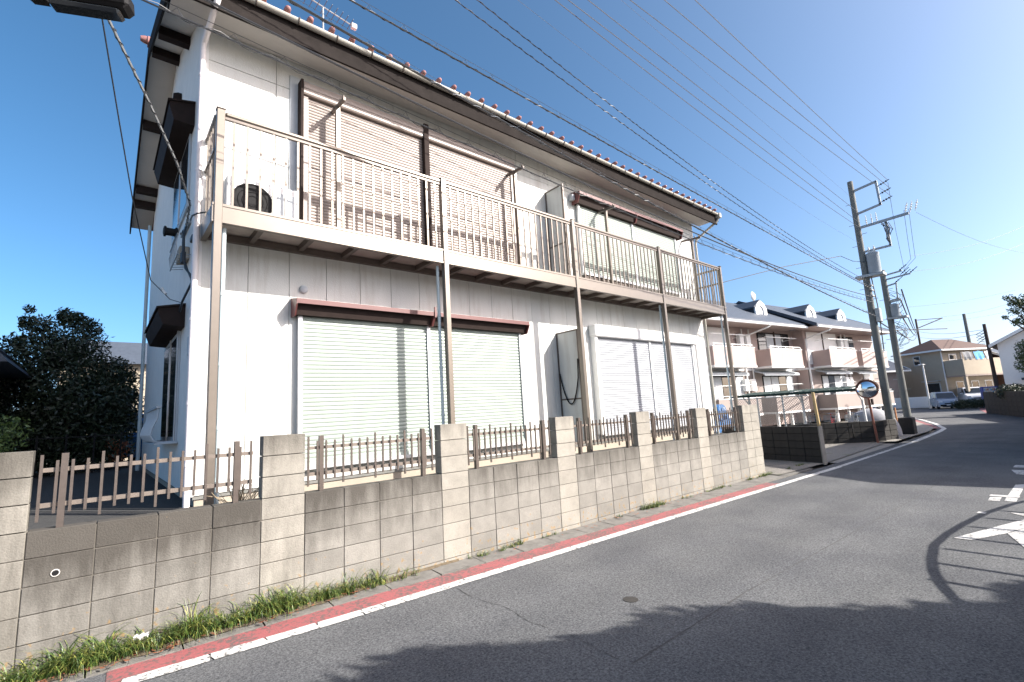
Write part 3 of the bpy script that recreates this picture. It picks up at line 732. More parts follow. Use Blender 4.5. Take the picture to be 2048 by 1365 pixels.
b = MB(); b.box(-.045,-.035,2.12,2.18,4.95,6.02); obj('window_mullion', b, 'frame_alu', sw)
b = MB(); b.box(-.03,-.003,1.5,3.45,1.55,3.13); sw = obj('side_window', b, 'frame_grey', H)
b = MB(); b.box(-.034,-.031,1.58,2.45,1.62,3.06); b.box(-.034,-.031,2.51,3.38,1.62,3.06); obj('window_pane', b, 'glass', sw)
b = MB(); b.box(-.045,-.035,1.5,1.57,1.55,3.13); b.box(-.045,-.035,2.45,2.51,1.55,3.13); obj('window_mullion', b, 'frame_alu', sw)
# bellied grille outside the lower window
gr_ = obj('window_grille', MB().box(-.26,-.2,1.38,3.3,2.02,2.05), 'frame_grey', H)
prof = [(-.23,2.02),(-.24,1.88),(-.29,1.76),(-.31,1.66),(-.27,1.58),(-.2,1.55)]
for k in range(15):
    v = 1.42+.132*k; b = MB(); b.tube([(a,v,c) for a,c in prof]+[(-.02,v,1.55)], .012, 5); obj('grille_bar', b, 'frame_grey', gr_)
b = MB(); b.box(-.27,-.01,1.38,3.3,1.53,1.55); obj('grille_base', b, 'frame_grey', gr_)
b = MB(); b.prism([(-.232,2.02),(-.242,1.88),(-.292,1.76),(-.312,1.66),(-.272,1.58),(-.262,1.58),(-.302,1.66),(-.282,1.76),(-.232,1.88),(-.222,2.02)], 'y', 1.9, 3.3); obj('grille_panel', b, 'frame_grey', gr_)
b = MB(); b.lathe([(.0,-.12),(.10,-.115),(.13,-.05),(.13,0)], (-.004,2.9,7.55), 14, 'x'); obj('vent_cap', b, 'brown_dark', H, True)
# service fittings on the gable: bracket rack, drum insulator, meter box
rk = obj('service_bracket', MB().box(-.05,-.004,.9,1.6,4.55,4.60), 'steel', H)
for k in range(7):
    v = .75+.13*k; b = MB(); b.tube([(-.01,v,4.05),(-.16,v,4.02),(-.18,v,4.18),(-.16,v,4.30)], .007, 5); obj('rack_wire', b, 'steel', rk)
b = MB(); b.tube([(-.17,.7,4.30),(-.17,1.6,4.30)], .008, 5); b.tube([(-.16,.7,4.02),(-.16,1.6,4.02)], .008, 5); obj('rack_rail', b, 'steel', rk)
b = MB(); b.lathe([(.04,-.30),(.075,-.29),(.075,-.27),(.055,-.26),(.055,-.17),(.075,-.16),(.075,-.14),(.05,-.13)], (-.0,1.1,4.44), 12, 'x'); obj('drum_insulator', b, 'black', rk, True)
b = MB(); b.cbox(-.12,-.004,.95,1.3,4.04,4.22,.01); obj('meter_box', b, 'found', rk)
b = MB(); b.cbox(-.05,-.004,.32,.42,2.62,2.86,.008); obj('switch_box', b, 'frame_grey', H)
b = MB(); b.tube([(-.10,.55,4.35),(-.12,.5,4.2),(-.12,.45,3.95),(-.10,.42,3.75),(-.06,.25,3.62),(-.05,.22,3.52),(-.10,.6,3.35),(-.08,1.0,3.30)], .014, 6)
b.tube([(-.10,.75,4.35),(-.12,.6,4.15),(-.12,.55,3.95),(-.08,.35,3.70),(-.05,.23,3.55)], .011, 6)
b.tube([(-.12,.47,3.98),(-.12,.46,3.84)], .026, 8); b.tube([(-.12,.57,3.99),(-.12,.56,3.85)], .026, 8)
obj('service_cable', b, 'wire', H)
b = MB(); b.tube([(-.08,.3,4.36),(-.1,-.02,4.3),(-.07,-.2,4.27),(.0,-.35,4.25)], .01, 5); b.cbox(-.09,-.01,.03,.2,4.02,4.09,.01); obj('entry_cable', b, 'wire', H)

# things on and by the house
# garden hose on the screen
root = H.matrix_basis
def HL(p):  # house coordinates to world coordinates
    M_ = Matrix.Translation(Vector((-.4,1.5,0))) @ Matrix.Rotation(PHI,4,'Z') @ Matrix.Rotation(-TAU,4,'Y'); return M_ @ Vector(p)
b = MB(); b.tube([HL(p) for p in pts], .013, 6); tag(obj('garden_hose', b, 'black'), 'black hose hanging in a loop on the beige ground floor screen', 'hose')
ac = thing('air_conditioner', 'white outdoor air conditioner with black fan guard at balcony left end', 'air conditioner', HL((.62,-.22,4.19)), PHI)
b = MB(); b.cbox(-.42,.42,-.14,.14,0.02,.60,.015); obj('casing', b, 'white', ac)
b = MB(); b.lathe([(.0,-.145),(.23,-.145),(.24,-.14),(.24,-.135)], (-.13,0,.31), 24, 'y'); fg = obj('fan_recess', b, 'black', ac)
b = MB()
for rr in (.07,.12,.17,.22): b.tube([(-.13+rr*math.cos(a), -.152, .31+rr*math.sin(a)) for a in [2*math.pi*k/20 for k in range(21)]], .003, 4)
obj('fan_guard', b, 'black', ac)
b = MB(); b.box(.16,.36,-.146,-.141,.12,.5); obj('grille', b, 'frame_grey', ac)
b = MB(); b.box(-.36,-.28,-.13,.13,0,.02); b.box(.28,.36,-.13,.13,0,.02); obj('foot', b, 'black', ac)
b = MB()
# aerials on the roof
def antenna(name, label, p, q, mast, nel, m='steel', el=.22):
    """yagi: boom p-q, elements across, mast down to the roof"""
    t = thing(name, label, 'antenna', mast)
    mv = Vector(mast); b = MB(); p = Vector(p)-mv; q = Vector(q)-mv
    b.tube([p,q], .012, 6); obj('boom', b, m, t)
    d = (q-p).normalized(); a = Vector((-d.y,d.x,0)).normalized()
    for k in range(nel):
        c = p.lerp(q, (k+.3)/nel); b = MB(); L_ = el*(1-.35*k/nel); b.tube([c-a*L_,c+a*L_], .006, 4); obj('element', b, 'wire_thin', t)
    mid = p.lerp(q,.55); b = MB(); b.tube([(mid.x,mid.y,mid.z),(mid.x*.0,mid.y*.0,0)], .016, 6); obj('mast', b, m, t)
    b = MB(); b.cbox(q.x-.05,q.x+.05,q.y-.04,q.y+.04,q.z-.05,q.z+.05,.01); obj('feed_box', b, 'insul', t)
antenna('tv_antenna', 'yagi aerial with many short rods above the left end of the tiled eave', HL((1.15,1.0,9.2)), HL((2.42,1.0,8.98)), HL((1.86,1.0,7.75)), 13)
antenna('tv_antenna', 'small white aerial just showing above the middle of the eave', HL((9.6,3.0,10.3)), HL((10.5,3.0,10.35)), HL((10.1,3.0,8.6)), 6, 'insul')

# ------------------------------------------------------------------ verge plants, litter
def grass_mesh(tufts, arch=1.0):
    """strap leaves: each blade leaves its tuft steeply, arches over and droops"""
    v = []; f = []
    for (x, y, h, n) in tufts:
        for _ in range(n):
            a = random.uniform(0,2*math.pi); L_ = h*random.uniform(.6,1.3); w_ = random.uniform(.0022,.0048)
            bx, by = x+random.gauss(0,.022), min(y+random.gauss(0,.016), -.012)
            dx, dy = math.cos(a), math.sin(a)-.35
            th = random.uniform(.05,.55); dth = random.uniform(.25,.75)*arch
            px, py, pz = bx, by, G0+.02; o = len(v); K = 5
            for k in range(K+1):
                ww = w_*(1-(k/K)**2*.9)
                v += [(px-math.sin(a)*ww, min(py+math.cos(a)*ww,-.004), pz),(px+math.sin(a)*ww, min(py-math.cos(a)*ww,-.004), pz)]
                st = L_/K; px += dx*math.sin(th)*st; py = min(py+dy*math.sin(th)*st, -.006); pz = max(pz+math.cos(th)*st, G0+.02); th += dth*(.5+k*.28)
            for k in range(K): f.append((o+2*k,o+2*k+1,o+2*k+3,o+2*k+2))
    b = MB(); b.v = v; b.f = f; return b
tf = []
x = -2.2
while x < 1.9:
    dens = 1.0 if x < .35 else max(.12, 1-(x-.35)/1.2)
    clump = .75+.35*math.sin(x*9.0)+.2*math.sin(x*23+1)
    h = (.30 if x < .3 else .28-.12*min(1,(x-.3)/1.3))*max(.78,clump)
    if random.random() < dens:
        tf.append((x, random.uniform(-.12,-.03), h*random.uniform(.8,1.15), int(30*dens*max(.5,clump))+8))
    x += .040
for cx_ in (.62,.80,1.0,1.15): tf += [(cx_+random.gauss(0,.04), random.uniform(-.1,-.03), .27*random.uniform(.7,1.1), 22) for _ in range(2)]
struct('grass', grass_mesh(tf), 'blade', 'stuff')
tw = []
for cx_, n_, h_ in ((2.6,5,.09),(3.05,8,.11),(3.5,3,.07),(5.2,3,.05),(6.05,12,.13),(6.35,9,.12),(7.2,3,.06),(8.1,5,.08),(8.6,6,.09),(9.9,6,.09),(10.5,10,.11),(10.9,7,.1),(11.9,6,.1),(12.6,8,.1)):
    for _ in range(n_): tw.append((cx_+random.gauss(0,.12), -.03-abs(random.gauss(0,.03)), h_*random.uniform(.6,1.2), 12))
struct('weeds', grass_mesh(tw), 'blade', 'stuff')
# soil bed under the grass
sb = MB(); n = 90; vs = []
for i in range(n+1):
    x = -2.4+4.6*i/n; wdt = .15 if x < .4 else max(.03,.15-(x-.4)*.08); wdt += random.uniform(-.02,.02)
    vs += [(x,-.002,G0+.045),(x,-wdt*.6,G0+.034),(x,-wdt,G0+.0225)]
fs = []
for i in range(n):
    for k in range(2): fs.append((3*i+k,3*i+k+1,3*i+3+k+1,3*i+3+k))
sb.add(vs, fs); struct('soil', sb, 'grassbase', 'stuff')
lt = MB()
for _ in range(150):
    x = random.choice([random.uniform(-1.6,1.0), random.uniform(-1.6,-.6), random.uniform(2.3,8)]); y = random.uniform(-.24,-.02); s_ = random.uniform(.008,.022); a = random.uniform(0,6.3)
    z = G0+.03+random.uniform(0,.012)
    p = [(x+s_*math.cos(a)*1.7, y+s_*math.sin(a)*1.7, z+.004),(x-s_*math.sin(a)*.6,y+s_*math.cos(a)*.6,z),(x-s_*math.cos(a)*1.7,y-s_*math.sin(a)*1.7,z+.006),(x+s_*math.sin(a)*.6,y-s_*math.cos(a)*.6,z+.002)]
    lt.add(p, [(0,1,2,3)])
struct('leaf_litter', lt, 'leaf_dry', 'stuff')
b = MB(); vs = []; fs = []
for i in range(6):
    for j in range(4): vs.append((-.92+.019*i+random.gauss(0,.004), -.105+.014*j+random.gauss(0,.004), .065+.008*j+random.gauss(0,.008)))
for i in range(5):
    for j in range(3):
        q = i*4+j; fs += [(q,q+4,q+5),(q,q+5,q+1)]
b.add(vs, fs)
tag(obj('waste_paper', b, 'paper'), 'crumpled white scrap of paper caught in the grass by the wall', 'paper')
# dry shrub behind the first fence, in front of the post
t = thing('dry_shrub', 'small dry shrub of bare pale twigs behind the leftmost fence', 'shrub', (-.1,.45,.82))
b = MB()
for _ in range(26):
    a = random.uniform(0,6.28); p = [Vector((0,0,0))]; d = Vector((math.cos(a)*.5, math.sin(a)*.3, 1)).normalized()
    for k in range(4): d = (d+Vector((random.gauss(0,.35),random.gauss(0,.3),random.gauss(0,.25)))).normalized(); p.append(p[-1]+d*.10)
    b.tube(p, [.008,.006,.005,.004,.002], 4)
obj('twigs', b, mat('dry_twig', (.42,.33,.22), .9), t)

# ------------------------------------------------------------------ trees
def leaf_cloud(centers, n, size, flat=.6):
    """leaf-sized quads scattered through clumps: arrays for a crown mesh"""
    C = np.array([c[:3] for c in centers]); Rr = np.array([c[3] for c in centers])
    wgt = Rr**2.2; k = RNG.choice(len(C), n, p=wgt/wgt.sum())
    d = RNG.normal(size=(n,3)); d /= np.linalg.norm(d,axis=1)[:,None]
    rad = Rr[k]*(RNG.random(n)**.42)*(1+RNG.normal(0,.10,n))
    P = C[k]+d*rad[:,None]*np.array([1,1,.85])
    nrm = d*.5+RNG.normal(size=(n,3)); nrm /= np.linalg.norm(nrm,axis=1)[:,None]
    t1 = np.cross(nrm, RNG.normal(size=(n,3))); t1 /= np.linalg.norm(t1,axis=1)[:,None]
    t2 = np.cross(nrm,t1); s = size*(.6+.8*RNG.random(n))[:,None]
    V = np.stack([P-t1*s, P-t2*s*flat*.6+nrm*s*.15, P+t1*s, P+t2*s*flat*.6+nrm*s*.15],1).reshape(-1,3)
    return V
def fast_mesh(name, V, m):
    n = len(V)//4; me = bpy.data.meshes.new(name)
    me.vertices.add(len(V)); me.vertices.foreach_set('co', V.astype(np.float32).ravel())
    me.loops.add(4*n); me.loops.foreach_set('vertex_index', np.arange(4*n, dtype=np.int32))
    me.polygons.add(n); me.polygons.foreach_set('loop_start', np.arange(0,4*n,4,dtype=np.int32))
    me.materials.append(MT[m]); me.update(calc_edges=True); return me
def tree(name, label, loc, trunk_h, trunk_r, clumps, n, size, leaf, group=None, limbs=6, cat='tree'):
    t = thing(name, label, cat, loc, 0, group)
    b = MB(); top = Vector((random.uniform(-.1,.1), random.uniform(-.1,.1), trunk_h))
    b.tube([(0,0,-.1),(0.02,0.01,trunk_h*.4),top], [trunk_r*1.25,trunk_r,trunk_r*.7], 8)
    for i in range(min(limbs, len(clumps))):
        c = Vector(clumps[i][:3]); s0 = Vector((0,0,trunk_h*random.uniform(.5,.98)))
        mid = s0.lerp(c,.5)+Vector((random.gauss(0,.12),random.gauss(0,.12),random.uniform(0,.2)))
        b.tube([s0,mid,c], [trunk_r*.5,trunk_r*.32,trunk_r*.12], 6)
    obj('trunk', b, 'bark', t, True)
    cr_ = obj('crown', fast_mesh('crown', leaf_cloud(clumps,n,size), leaf), None, t)
    return t
# dark evergreen on the left behind the wall
cl = [(-1.2,-.3,1.1,.7),(.9,-.4,.5,.6),(-1.1,-.3,.3,.7),(0,-.5,.3,.7),(0,0,2.1,.95),(.5,-.3,1.6,.9),(-.6,.1,1.7,.8),(-.45,.0,3.0,.75),(.15,.1,3.2,.7),(.65,0,2.5,.62),(-.9,.1,2.3,.6),(1.0,-.1,1.9,.55),(1.15,-.2,1.2,.55),(-.2,-.2,.8,.9),(.6,-.2,.7,.8),(-.75,-.2,1.0,.7),(-.55,.1,3.7,.40),(.0,.1,3.95,.34),(.35,.1,3.75,.34),(-.95,.0,3.2,.35)]
cl += [(random.uniform(-1.35,1.3),random.uniform(-.4,.3),random.uniform(.6,3.0),random.uniform(.16,.30)) for _ in range(22)] + [(random.uniform(-.9,.6),0,random.uniform(3.6,4.25),random.uniform(.10,.2)) for _ in range(9)]
tree('evergreen_tree', 'large dark evergreen tree behind the fence left of the house', (-2.15,11.6,.82), 2.2, .12, cl+[(1.0,.1,2.3,.6),(1.1,.1,1.6,.6),(.2,.3,1.2,.9),(-.6,.3,.9,.8)], 50000, .056, 'leaf_dark')
cl = [(0,0,.5,.5),(-.4,.1,.8,.5),(.25,0,1.0,.4),(-.2,0,1.25,.42),(-.7,.2,.5,.6)]
tree('green_shrub', 'light green shrub at the left edge of the photo', (-2.95,7.2,.82), .8, .05, cl, 6000, .04, 'leaf_light', cat='shrub')

# ------------------------------------------------------------------ left background
t = thing('neighbour_house', 'cream rendered house with grey roof seen past the dark evergreen', 'house', (-3.2,24,0))
b = MB(); b.box(0,4.6,0,7,0,5.0); obj('wall', b, 'cream', t)
b = MB(); b.prism([(-.4,5.0),(7.4,5.0),(5.5,6.3),(1.5,6.3)], 'x', -.5, 5.2); obj('roof', b, 'slate', t)
b = MB(); b.box(2.1,2.7,-.04,.0,2.6,3.8); wn = obj('window', b, 'frame_alu', t); b = MB(); b.box(2.15,2.65,-.06,-.041,2.65,3.75); obj('window_pane', b, 'glass', wn)
b = MB(); b.box(1.8,3.6,-.5,0,2.25,2.35); obj('porch_roof', b, 'slate', t)
t = thing('dark_eaves_house', 'house corner with dark tiled eaves at the left edge of the photo', 'house', (-5.7,8.2,.82))
b = MB(); b.box(0,2.4,0,5,0,2.4); obj('wall', b, 'taupe', t)
b = MB(); b.prism([(-.5,2.35),(2.95,2.35),(2.85,2.5),(1.2,3.9),(-.5,2.5)], 'y', -.5, 5.4); rf = obj('roof', b, 'slate_dark', t)
for k in range(5):
    b = MB(); b.tube([(1.2+.33*k,-.53,3.9-.27*k),(1.2+.33*k,5.4,3.9-.27*k)], .06, 6); obj('tile_roll', b, 'slate_dark', rf)
t = thing('iron_fence', 'black iron railing beside the dark evergreen at the left', 'fence', (-2.7,10.3,.82))
for z in (.06,.86): b = MB(); b.box(0,1.9,-.015,.015,z,z+.03); obj('rail', b, 'black', t)
for k in range(4): b = MB(); b.box(.2+.5*k,.235+.5*k,-.02,.02,-.02,.95); obj('post', b, 'black', t)
cl = [(0,0,.3,.2),(.1,.05,.55,.2),(-.1,0,.65,.16)]
tree('garden_shrub', 'low reddish garden shrub at the foot of the iron railing', (-1.05,10.9,.82), .4, .02, cl, 500, .045, 'leaf_dry', cat='shrub')

# ------------------------------------------------------------------ cars
def car(label, loc, rot, paint, kind='van', group=None):
    """x forward; loft of cross sections, glass and wheels as parts"""
    t = thing('parked_car', label, 'car', loc, rot, group)
    if kind == 'van':
        L_, W_ = 3.9, .84
        lower = [(-1.95,.30,.62),(-1.93,.85,.74),(-1.85,1.0,.80),(1.35,.95,.80),(1.75,.82,.74),(1.93,.60,.66),(1.95,.30,.60)]
        cab = [(-1.90,.98),(-1.72,1.56),(-1.45,1.64),(.35,1.64),(.60,1.56),(1.30,.98)]
    else:
        L_, W_ = 3.8, .82
        lower = [(-1.88,.30,.62),(-1.88,.80,.74),(-1.7,.93,.78),(1.0,.93,.78),(1.65,.80,.74),(1.88,.58,.66),(1.9,.30,.60)]
        cab = [(-1.75,.95),(-1.35,1.42),(-1.0,1.50),(.05,1.50),(.30,1.44),(.98,.95)]
    vs = []; fs = []
    xs_ = [p[0] for p in lower]; n = len(lower)
    for (x, zt, w_) in lower:
        vs += [(x,-w_,.22),(x,-w_-.03,.5),(x,-w_,zt),(x,w_,zt),(x,w_+.03,.5),(x,w_,.22)]
    for i in range(n-1):
        for k in range(6): fs.append((6*i+k,6*i+(k+1)%6,6*(i+1)+(k+1)%6,6*(i+1)+k))
    fs.append((0,1,2,3,4,5)); fs.append(tuple(6*(n-1)+k for k in range(5,-1,-1)))
    b = MB(); b.add(vs, fs)
    # cabin
    vs = []; fs = []; ws = [W_-.08,W_-.16,W_-.2,W_-.2,W_-.17,W_-.1]
    for (x, z), w_ in zip(cab, ws): vs += [(x,-w_,z),(x,w_,z)]
    m_ = len(cab)
    for i in range(m_-1): fs.append((2*i,2*i+2,2*i+3,2*i+1))
    fs.append(tuple(2*i for i in range(m_))); fs.append(tuple(2*i+1 for i in range(m_-1,-1,-1))); fs.append((0,1,2*m_-1,2*m_-2))
    b.add(vs, fs); obj('body', b, paint, t, True)
    zt = cab[2][1]; zb = cab[0][1]
    for s in (-1,1):
        def sp(x, z, k=0): 
            f = (z-zb)/(zt-zb); w_ = (W_-.09)*(1-f)+(W_-.2)*f; return (x, s*(w_+.006), z)
        for a, c in ((-1.50,-.62),(-.55,.18)):
            b = MB(); b.quad(sp(a-.05,zb+.06),sp(c,zb+.06),sp(c,zt-.10),sp(a+.08,zt-.10)); obj('side_window', b, 'car_glass', t)
        b = MB(); x1 = cab[-1][0]; x0 = cab[-2][0]; b.add([sp(.25,zb+.06),sp(x1-.25,zb+.06),sp(x0-.05,zt-.14),sp(.25,zt-.12)], [(0,1,2,3)]); obj('side_window', b, 'car_glass', t)
        b = MB(); b.cbox(1.70 if kind=='van' else 1.66,1.90,s*.45,s*.70,.60,.76,.02); obj('headlight', b, 'headlamp', t)
        b = MB(); b.cbox(.75,.92,s*.80,s*.98,.98,1.10,.02); obj('wing_mirror', b, paint, t)
        for x in (-1.2,1.22):
            b = MB(); b.lathe([(.20,-.10),(.30,-.09),(.31,0),(.30,.09),(.2,.10)], (x,s*.70,.31), 20, 'y'); wh = obj('wheel', b, 'black', t, True)
            b = MB(); b.lathe([(.0,-.015),(.17,-.01),(.19,.0)] if s < 0 else [(.19,0),(.17,.01),(.0,.015)], (x,s*.81,.31), 16, 'y'); obj('rim', b, 'chrome', wh)
    (xa,za),(xb,zb2) = cab[-2],cab[-1]; wa, wb = ws[-2]-.05, ws[-1]-.05
    b = MB(); e = .012; lerp = lambda f: (xa+(xb-xa)*f+e, za+(zb2-za)*f+e, wa+(wb-wa)*f)
    (x0,z0,w0),(x1,z1,w1) = lerp(.08), lerp(.92); b.quad((x0,-w0,z0),(x1,-w1,z1),(x1,w1,z1),(x0,w0,z0)); obj('windscreen', b, 'car_glass', t)
    (xa,za),(xb,zb2) = cab[1],cab[0]; b = MB(); b.quad((xa-.012,-.55,za-.04),(xb-.0,-.6,zb2+.1),(xb-.0,.6,zb2+.1),(xa-.012,.55,za-.04)); obj('rear_window', b, 'car_glass', t)
    xf = 1.955 if kind == 'van' else 1.905
    b = MB(); b.cbox(xf-.05,xf+.015,-.62,.62,.24,.42,.02); obj('bumper', b, 'black', t)
    b = MB(); b.box(xf-.02,xf+.02,-.30,.30,.48,.56); obj('grille', b, 'black', t)
    b = MB(); b.box(xf+.016,xf+.024,-.17,.17,.33,.41); obj('number_plate', b, 'white', t)
    return t
car('blue hatchback parked in the yard behind the rightmost picket fence', (15.9,4.3,.12), R(200), 'car_blue', 'hatch')
car('silver minivan parked in front of the beige far house', (62.3,4.6,G0), R(198), 'car_silver', 'van')
car('white minivan parked under the balcony of the beige far house', (68.2,3.3,.25), R(200), 'car_white', 'van')
car('blue car mostly hidden at the iron railing, far left', (-1.2,14.3,.82), R(95), 'car_blue', 'hatch')
car('grey small car parked in the lane between the two utility poles', (58.5,10.4,G0), R(205), 'car_silver', 'hatch')

# ------------------------------------------------------------------ pink apartment building on the right
A8 = R(-7.7)
P = thing('pink_apartment_building', 'pink two storey apartment building with dormers and solid balconies', 'building', (24.37,8.4,0), A8)
b = MB(); b.box(-3,11.5,1.2,9.4,.84,6.5); b.box(11.5,22.2,.45,9.4,.84,6.5)
b.box(-3,11.5,1.6,9,.0,.84); b.box(11.5,22.2,1.2,9,.0,.84); pw = obj('wall', b, 'pink', P)
b = MB(); b.box(-3,11.49,1.185,1.198,.86,3.6); b.box(11.51,22.2,.435,.448,.86,3.6); obj('lower_wall', b, 'taupe', pw)
b = MB(); b.box(-3,11.48,1.16,1.184,3.62,3.76); b.box(11.48,22.22,.40,.434,3.62,3.76); b.box(11.47,11.498,.42,1.2,3.62,3.76); obj('string_course', b, 'white', pw)
def gable_roof(s0, s1, w0, z0, rw, rz, w1, m='slate'):
    b = MB(); b.prism([(w0,z0),(rw,rz),(w1,z0),(w1,z0+.14),(rw,rz+.16),(w0,z0+.14)], 'x', s0, s1); r_ = obj('roof', b, m, P)
    b = MB(); b.box(s0+.02,s1-.02,w0+.05,w0+1.5,z0-.03,z0-.001); obj('soffit', b, 'pink', r_)
    b = MB(); b.prism([(w0-.1,z0+.02),(w0-.1,z0-.09),(w0-.05,z0-.13),(w0+.02,z0-.11),(w0+.03,z0+.02)], 'x', s0-.02, s1+.02); obj('gutter', b, 'white', r_)
    for k in range(12):
        f = (k+1)/13; b = MB(); w_ = w0+(rw-w0)*f; z = z0+.14+(rz+.02-z0)*f; b.bar((s0,w_,z),(s1,w_,z),.30,.012,(0,-(rz-z0),rw-w0)); obj('shingle_course', b, m, r_)
    for e in (s0, s1):
        b = MB(); b.prism([(w0,z0-.06),(rw,rz-.06),(w1,z0-.06),(w1,z0+.17),(rw,rz+.19),(w0,z0+.17)], 'x', e-.03, e+.03); obj('verge_board', b, 'slate_dark', r_)
    return r_
ra = gable_roof(-3.6,10.55,-.35,6.45,4.6,9.05,9.6); rb = gable_roof(10.65,22.7,-1.0,6.45,4.3,9.15,9.6)
b = MB(); b.prism([(-3,6.5),(22.2,6.5),(22.2,6.51),(-3,6.51)], 'y', 1.3, 9); 
for s0, wf, r_ in ((7.95,1.5,ra),(13.55,1.0,rb),(18.2,1.0,rb)):
    b = MB(); b.box(s0,s0+1.22,wf+.02,4.3,7.2,8.02); d = obj('dormer', b, 'slate_dark', P)
    b = MB(); b.prism([(s0-.14,7.98),(s0+.61,8.5),(s0+1.36,7.98),(s0+1.36,8.08),(s0+.61,8.62),(s0-.14,8.08)], 'y', wf-.02, 4.6); obj('dormer_roof', b, 'slate', d)
    # white arched front frame
    arch = [(s0-.06,7.15),(s0-.06,7.95),(s0+.2,8.32),(s0+.61,8.52),(s0+1.02,8.32),(s0+1.28,7.95),(s0+1.28,7.15)]
    inn = [(s0+.30,7.25),(s0+.30,7.85),(s0+.42,8.08),(s0+.61,8.18),(s0+.80,8.08),(s0+.92,7.85),(s0+.92,7.25)]
    b = MB(); n_ = len(arch); vs = [(x,wf-.06,z) for x,z in arch]+[(x,wf-.06,z) for x,z in inn]+[(x,wf+.06,z) for x,z in arch]+[(x,wf+.06,z) for x,z in inn]
    fs = []
    for i in range(n_-1):
        fs += [(i,i+1,n_+i+1,n_+i),(2*n_+i+1,2*n_+i,3*n_+i,3*n_+i+1),(i+1,i,2*n_+i,2*n_+i+1),(n_+i,n_+i+1,3*n_+i+1,3*n_+i)]
    b.add(vs, fs); obj('dormer_frame', b, 'white', d)
    b = MB(); b.add([(x,wf+.0,z) for x,z in inn], [tuple(range(n_))]); obj('window_pane', b, 'shut_white', d)
def parapet(s0, s1, wf, z0, z1, wb, holes, vents=True):
    b = MB(); b.box(s0,s1,wf,wf+.12,z0+.12,z1); b.box(s0,s0+.12,wf+.12,wb,z0+.12,z1); b.box(s1-.12,s1,wf+.12,wb,z0+.12,z1)
    p = obj('balcony', b, 'pink' if z0 > 2 else 'taupe', P)
    b = MB(); b.box(s0-.02,s1+.02,wf-.02,wb,z0,z0+.119); obj('balcony_slab', b, 'white', p)
    b = MB(); b.box(s0-.02,s1+.02,wf-.02,wf+.14,z1+.001,z1+.05); obj('coping', b, 'white', p)
    b = MB(); b.box(s0+.1,s1-.1,wf+.03,wf+.08,z1+.16,z1+.20)
    k = s0+.15
    while k < s1: b.box(k,k+.04,wf+.04,wf+.07,z1+.05,z1+.16); k += .9
    obj('hand_rail', b, 'white', p)
    for h in holes:
        for r in range(7):
            for q in range(2):
                b = MB(); b.box(s0+h+q*.13,s0+h+q*.13+.09,wf-.004,wf+.0,z0+.42+r*.1,z0+.48+r*.1); obj('vent_hole', b, 'frame_grey', p)
    return p
for s0,s1,wf,wb,holes in ((.65,4.75,0,1.19,(2.5,)),(6.4,10.2,0,1.19,(1.5,2.3)),(12.3,16.2,-.75,.43,(1.4,2.3)),(17.05,21.2,-.75,.43,(1.4,))):
    parapet(s0,s1,wf,3.70,4.90,wb,holes); parapet(s0,s1,wf,.80,1.83,wb,())
    for k in (s0+.3,(s0+s1)/2,s1-.4): b = MB(); b.box(k,k+.14,wf+.2,wf+.34,0,.80); obj('leg', b, 'white', P)
def win(s0, s1, z0, z1, w0, n, curt):
    b = MB(); b.box(s0-.05,s1+.05,w0-.03,w0-.001,z0-.05,z1+.05); f = obj('window', b, 'black', P)
    for i in range(n):
        a = s0+(s1-s0)*i/n+.04; c = s0+(s1-s0)*(i+1)/n-.04
        b = MB(); b.box(a,c,w0-.045,w0-.031,z0+.04,z1-.04); obj('window_pane', b, 'curtain' if curt[i % len(curt)] else 'glass', f)
    return f
win(7.2,10.9,3.9,6.15,1.19,4,(0,1,1,0)); win(1.7,5.0,1.0,3.25,1.19,3,(1,0,1)); win(7.2,10.8,1.0,3.25,1.19,4,(1,1,0,1))
win(13.2,16.6,1.0,3.2,.43,4,(1,0,1,1)); win(16.5,18.7,3.9,6.1,.43,3,(0,1,0))
for s0,s1,w0 in ((-2.6,1.85,1.185),(1.95,4.1,1.185),(11.9,14.0,.43),(14.1,16.1,.43)):
    b = MB(); b.box(s0,s1,w0-.02,w0-.001,4.0,6.3); obj('white_panel', b, 'white', pw)
for s_,w_ in ((1.9,1.15),(14.05,.40),(9.1,1.12)): b = MB(); b.box(s_-.05,s_+.05,w_-.03,w_+.02,4.0,6.3); obj('dark_mullion', b, 'wood_dark', pw)
for s0,s1,w0 in ((.7,4.6,1.18),(6.3,10.4,1.18),(12.5,16.2,.43),(17.3,20.2,.43)):
    b = MB(); b.prism([(w0,3.62),(w0-.72,3.40),(w0-.72,3.24),(w0-.66,3.24),(w0-.6,3.36),(w0,3.52)], 'x', s0, s1); obj('awning', b, 'frame_grey', P)
    b = MB(); b.bar((s0+.3,w0-.85,2.62),(s1-.1,w0-.85,2.66),.035,.035); b.bar((s0+.3,w0-.85,5.72),(s1-.1,w0-.85,5.74),.035,.035); 
    for z in (2.62,5.72):
        for s_ in (s0+.4,s1-.2): b.bar((s_,w0-.02,z-.05),(s_,w0-.95,z),.03,.03)
    obj('laundry_pole', b, 'insul', P)
for s_,w_ in ((5.0,1.0),(5.75,1.0),(16.4,.25),(17.0,.25)):
    for z in (2.3,5.2):
        b = MB(); b.cbox(s_-.22,s_+.22,w_-.1,w_+.17,z,z+.75,.02); obj('wall_unit', b, 'white', P)
    b = MB(); b.tube([(s_+.35,w_+.1,6.3),(s_+.35,w_+.1,.9)], .05, 6); obj('downpipe', b, 'insul', P)
for s_,w_,wf in ((5.35,1.1,-.35),(11.62,.35,-1.0)):
    b = MB(); b.tube([(s_+.9,wf-.02,6.36),(s_+.7,wf+.1,6.22),(s_,w_,5.75),(s_,w_,.9)], .06, 8); obj('downpipe', b, 'white', P)
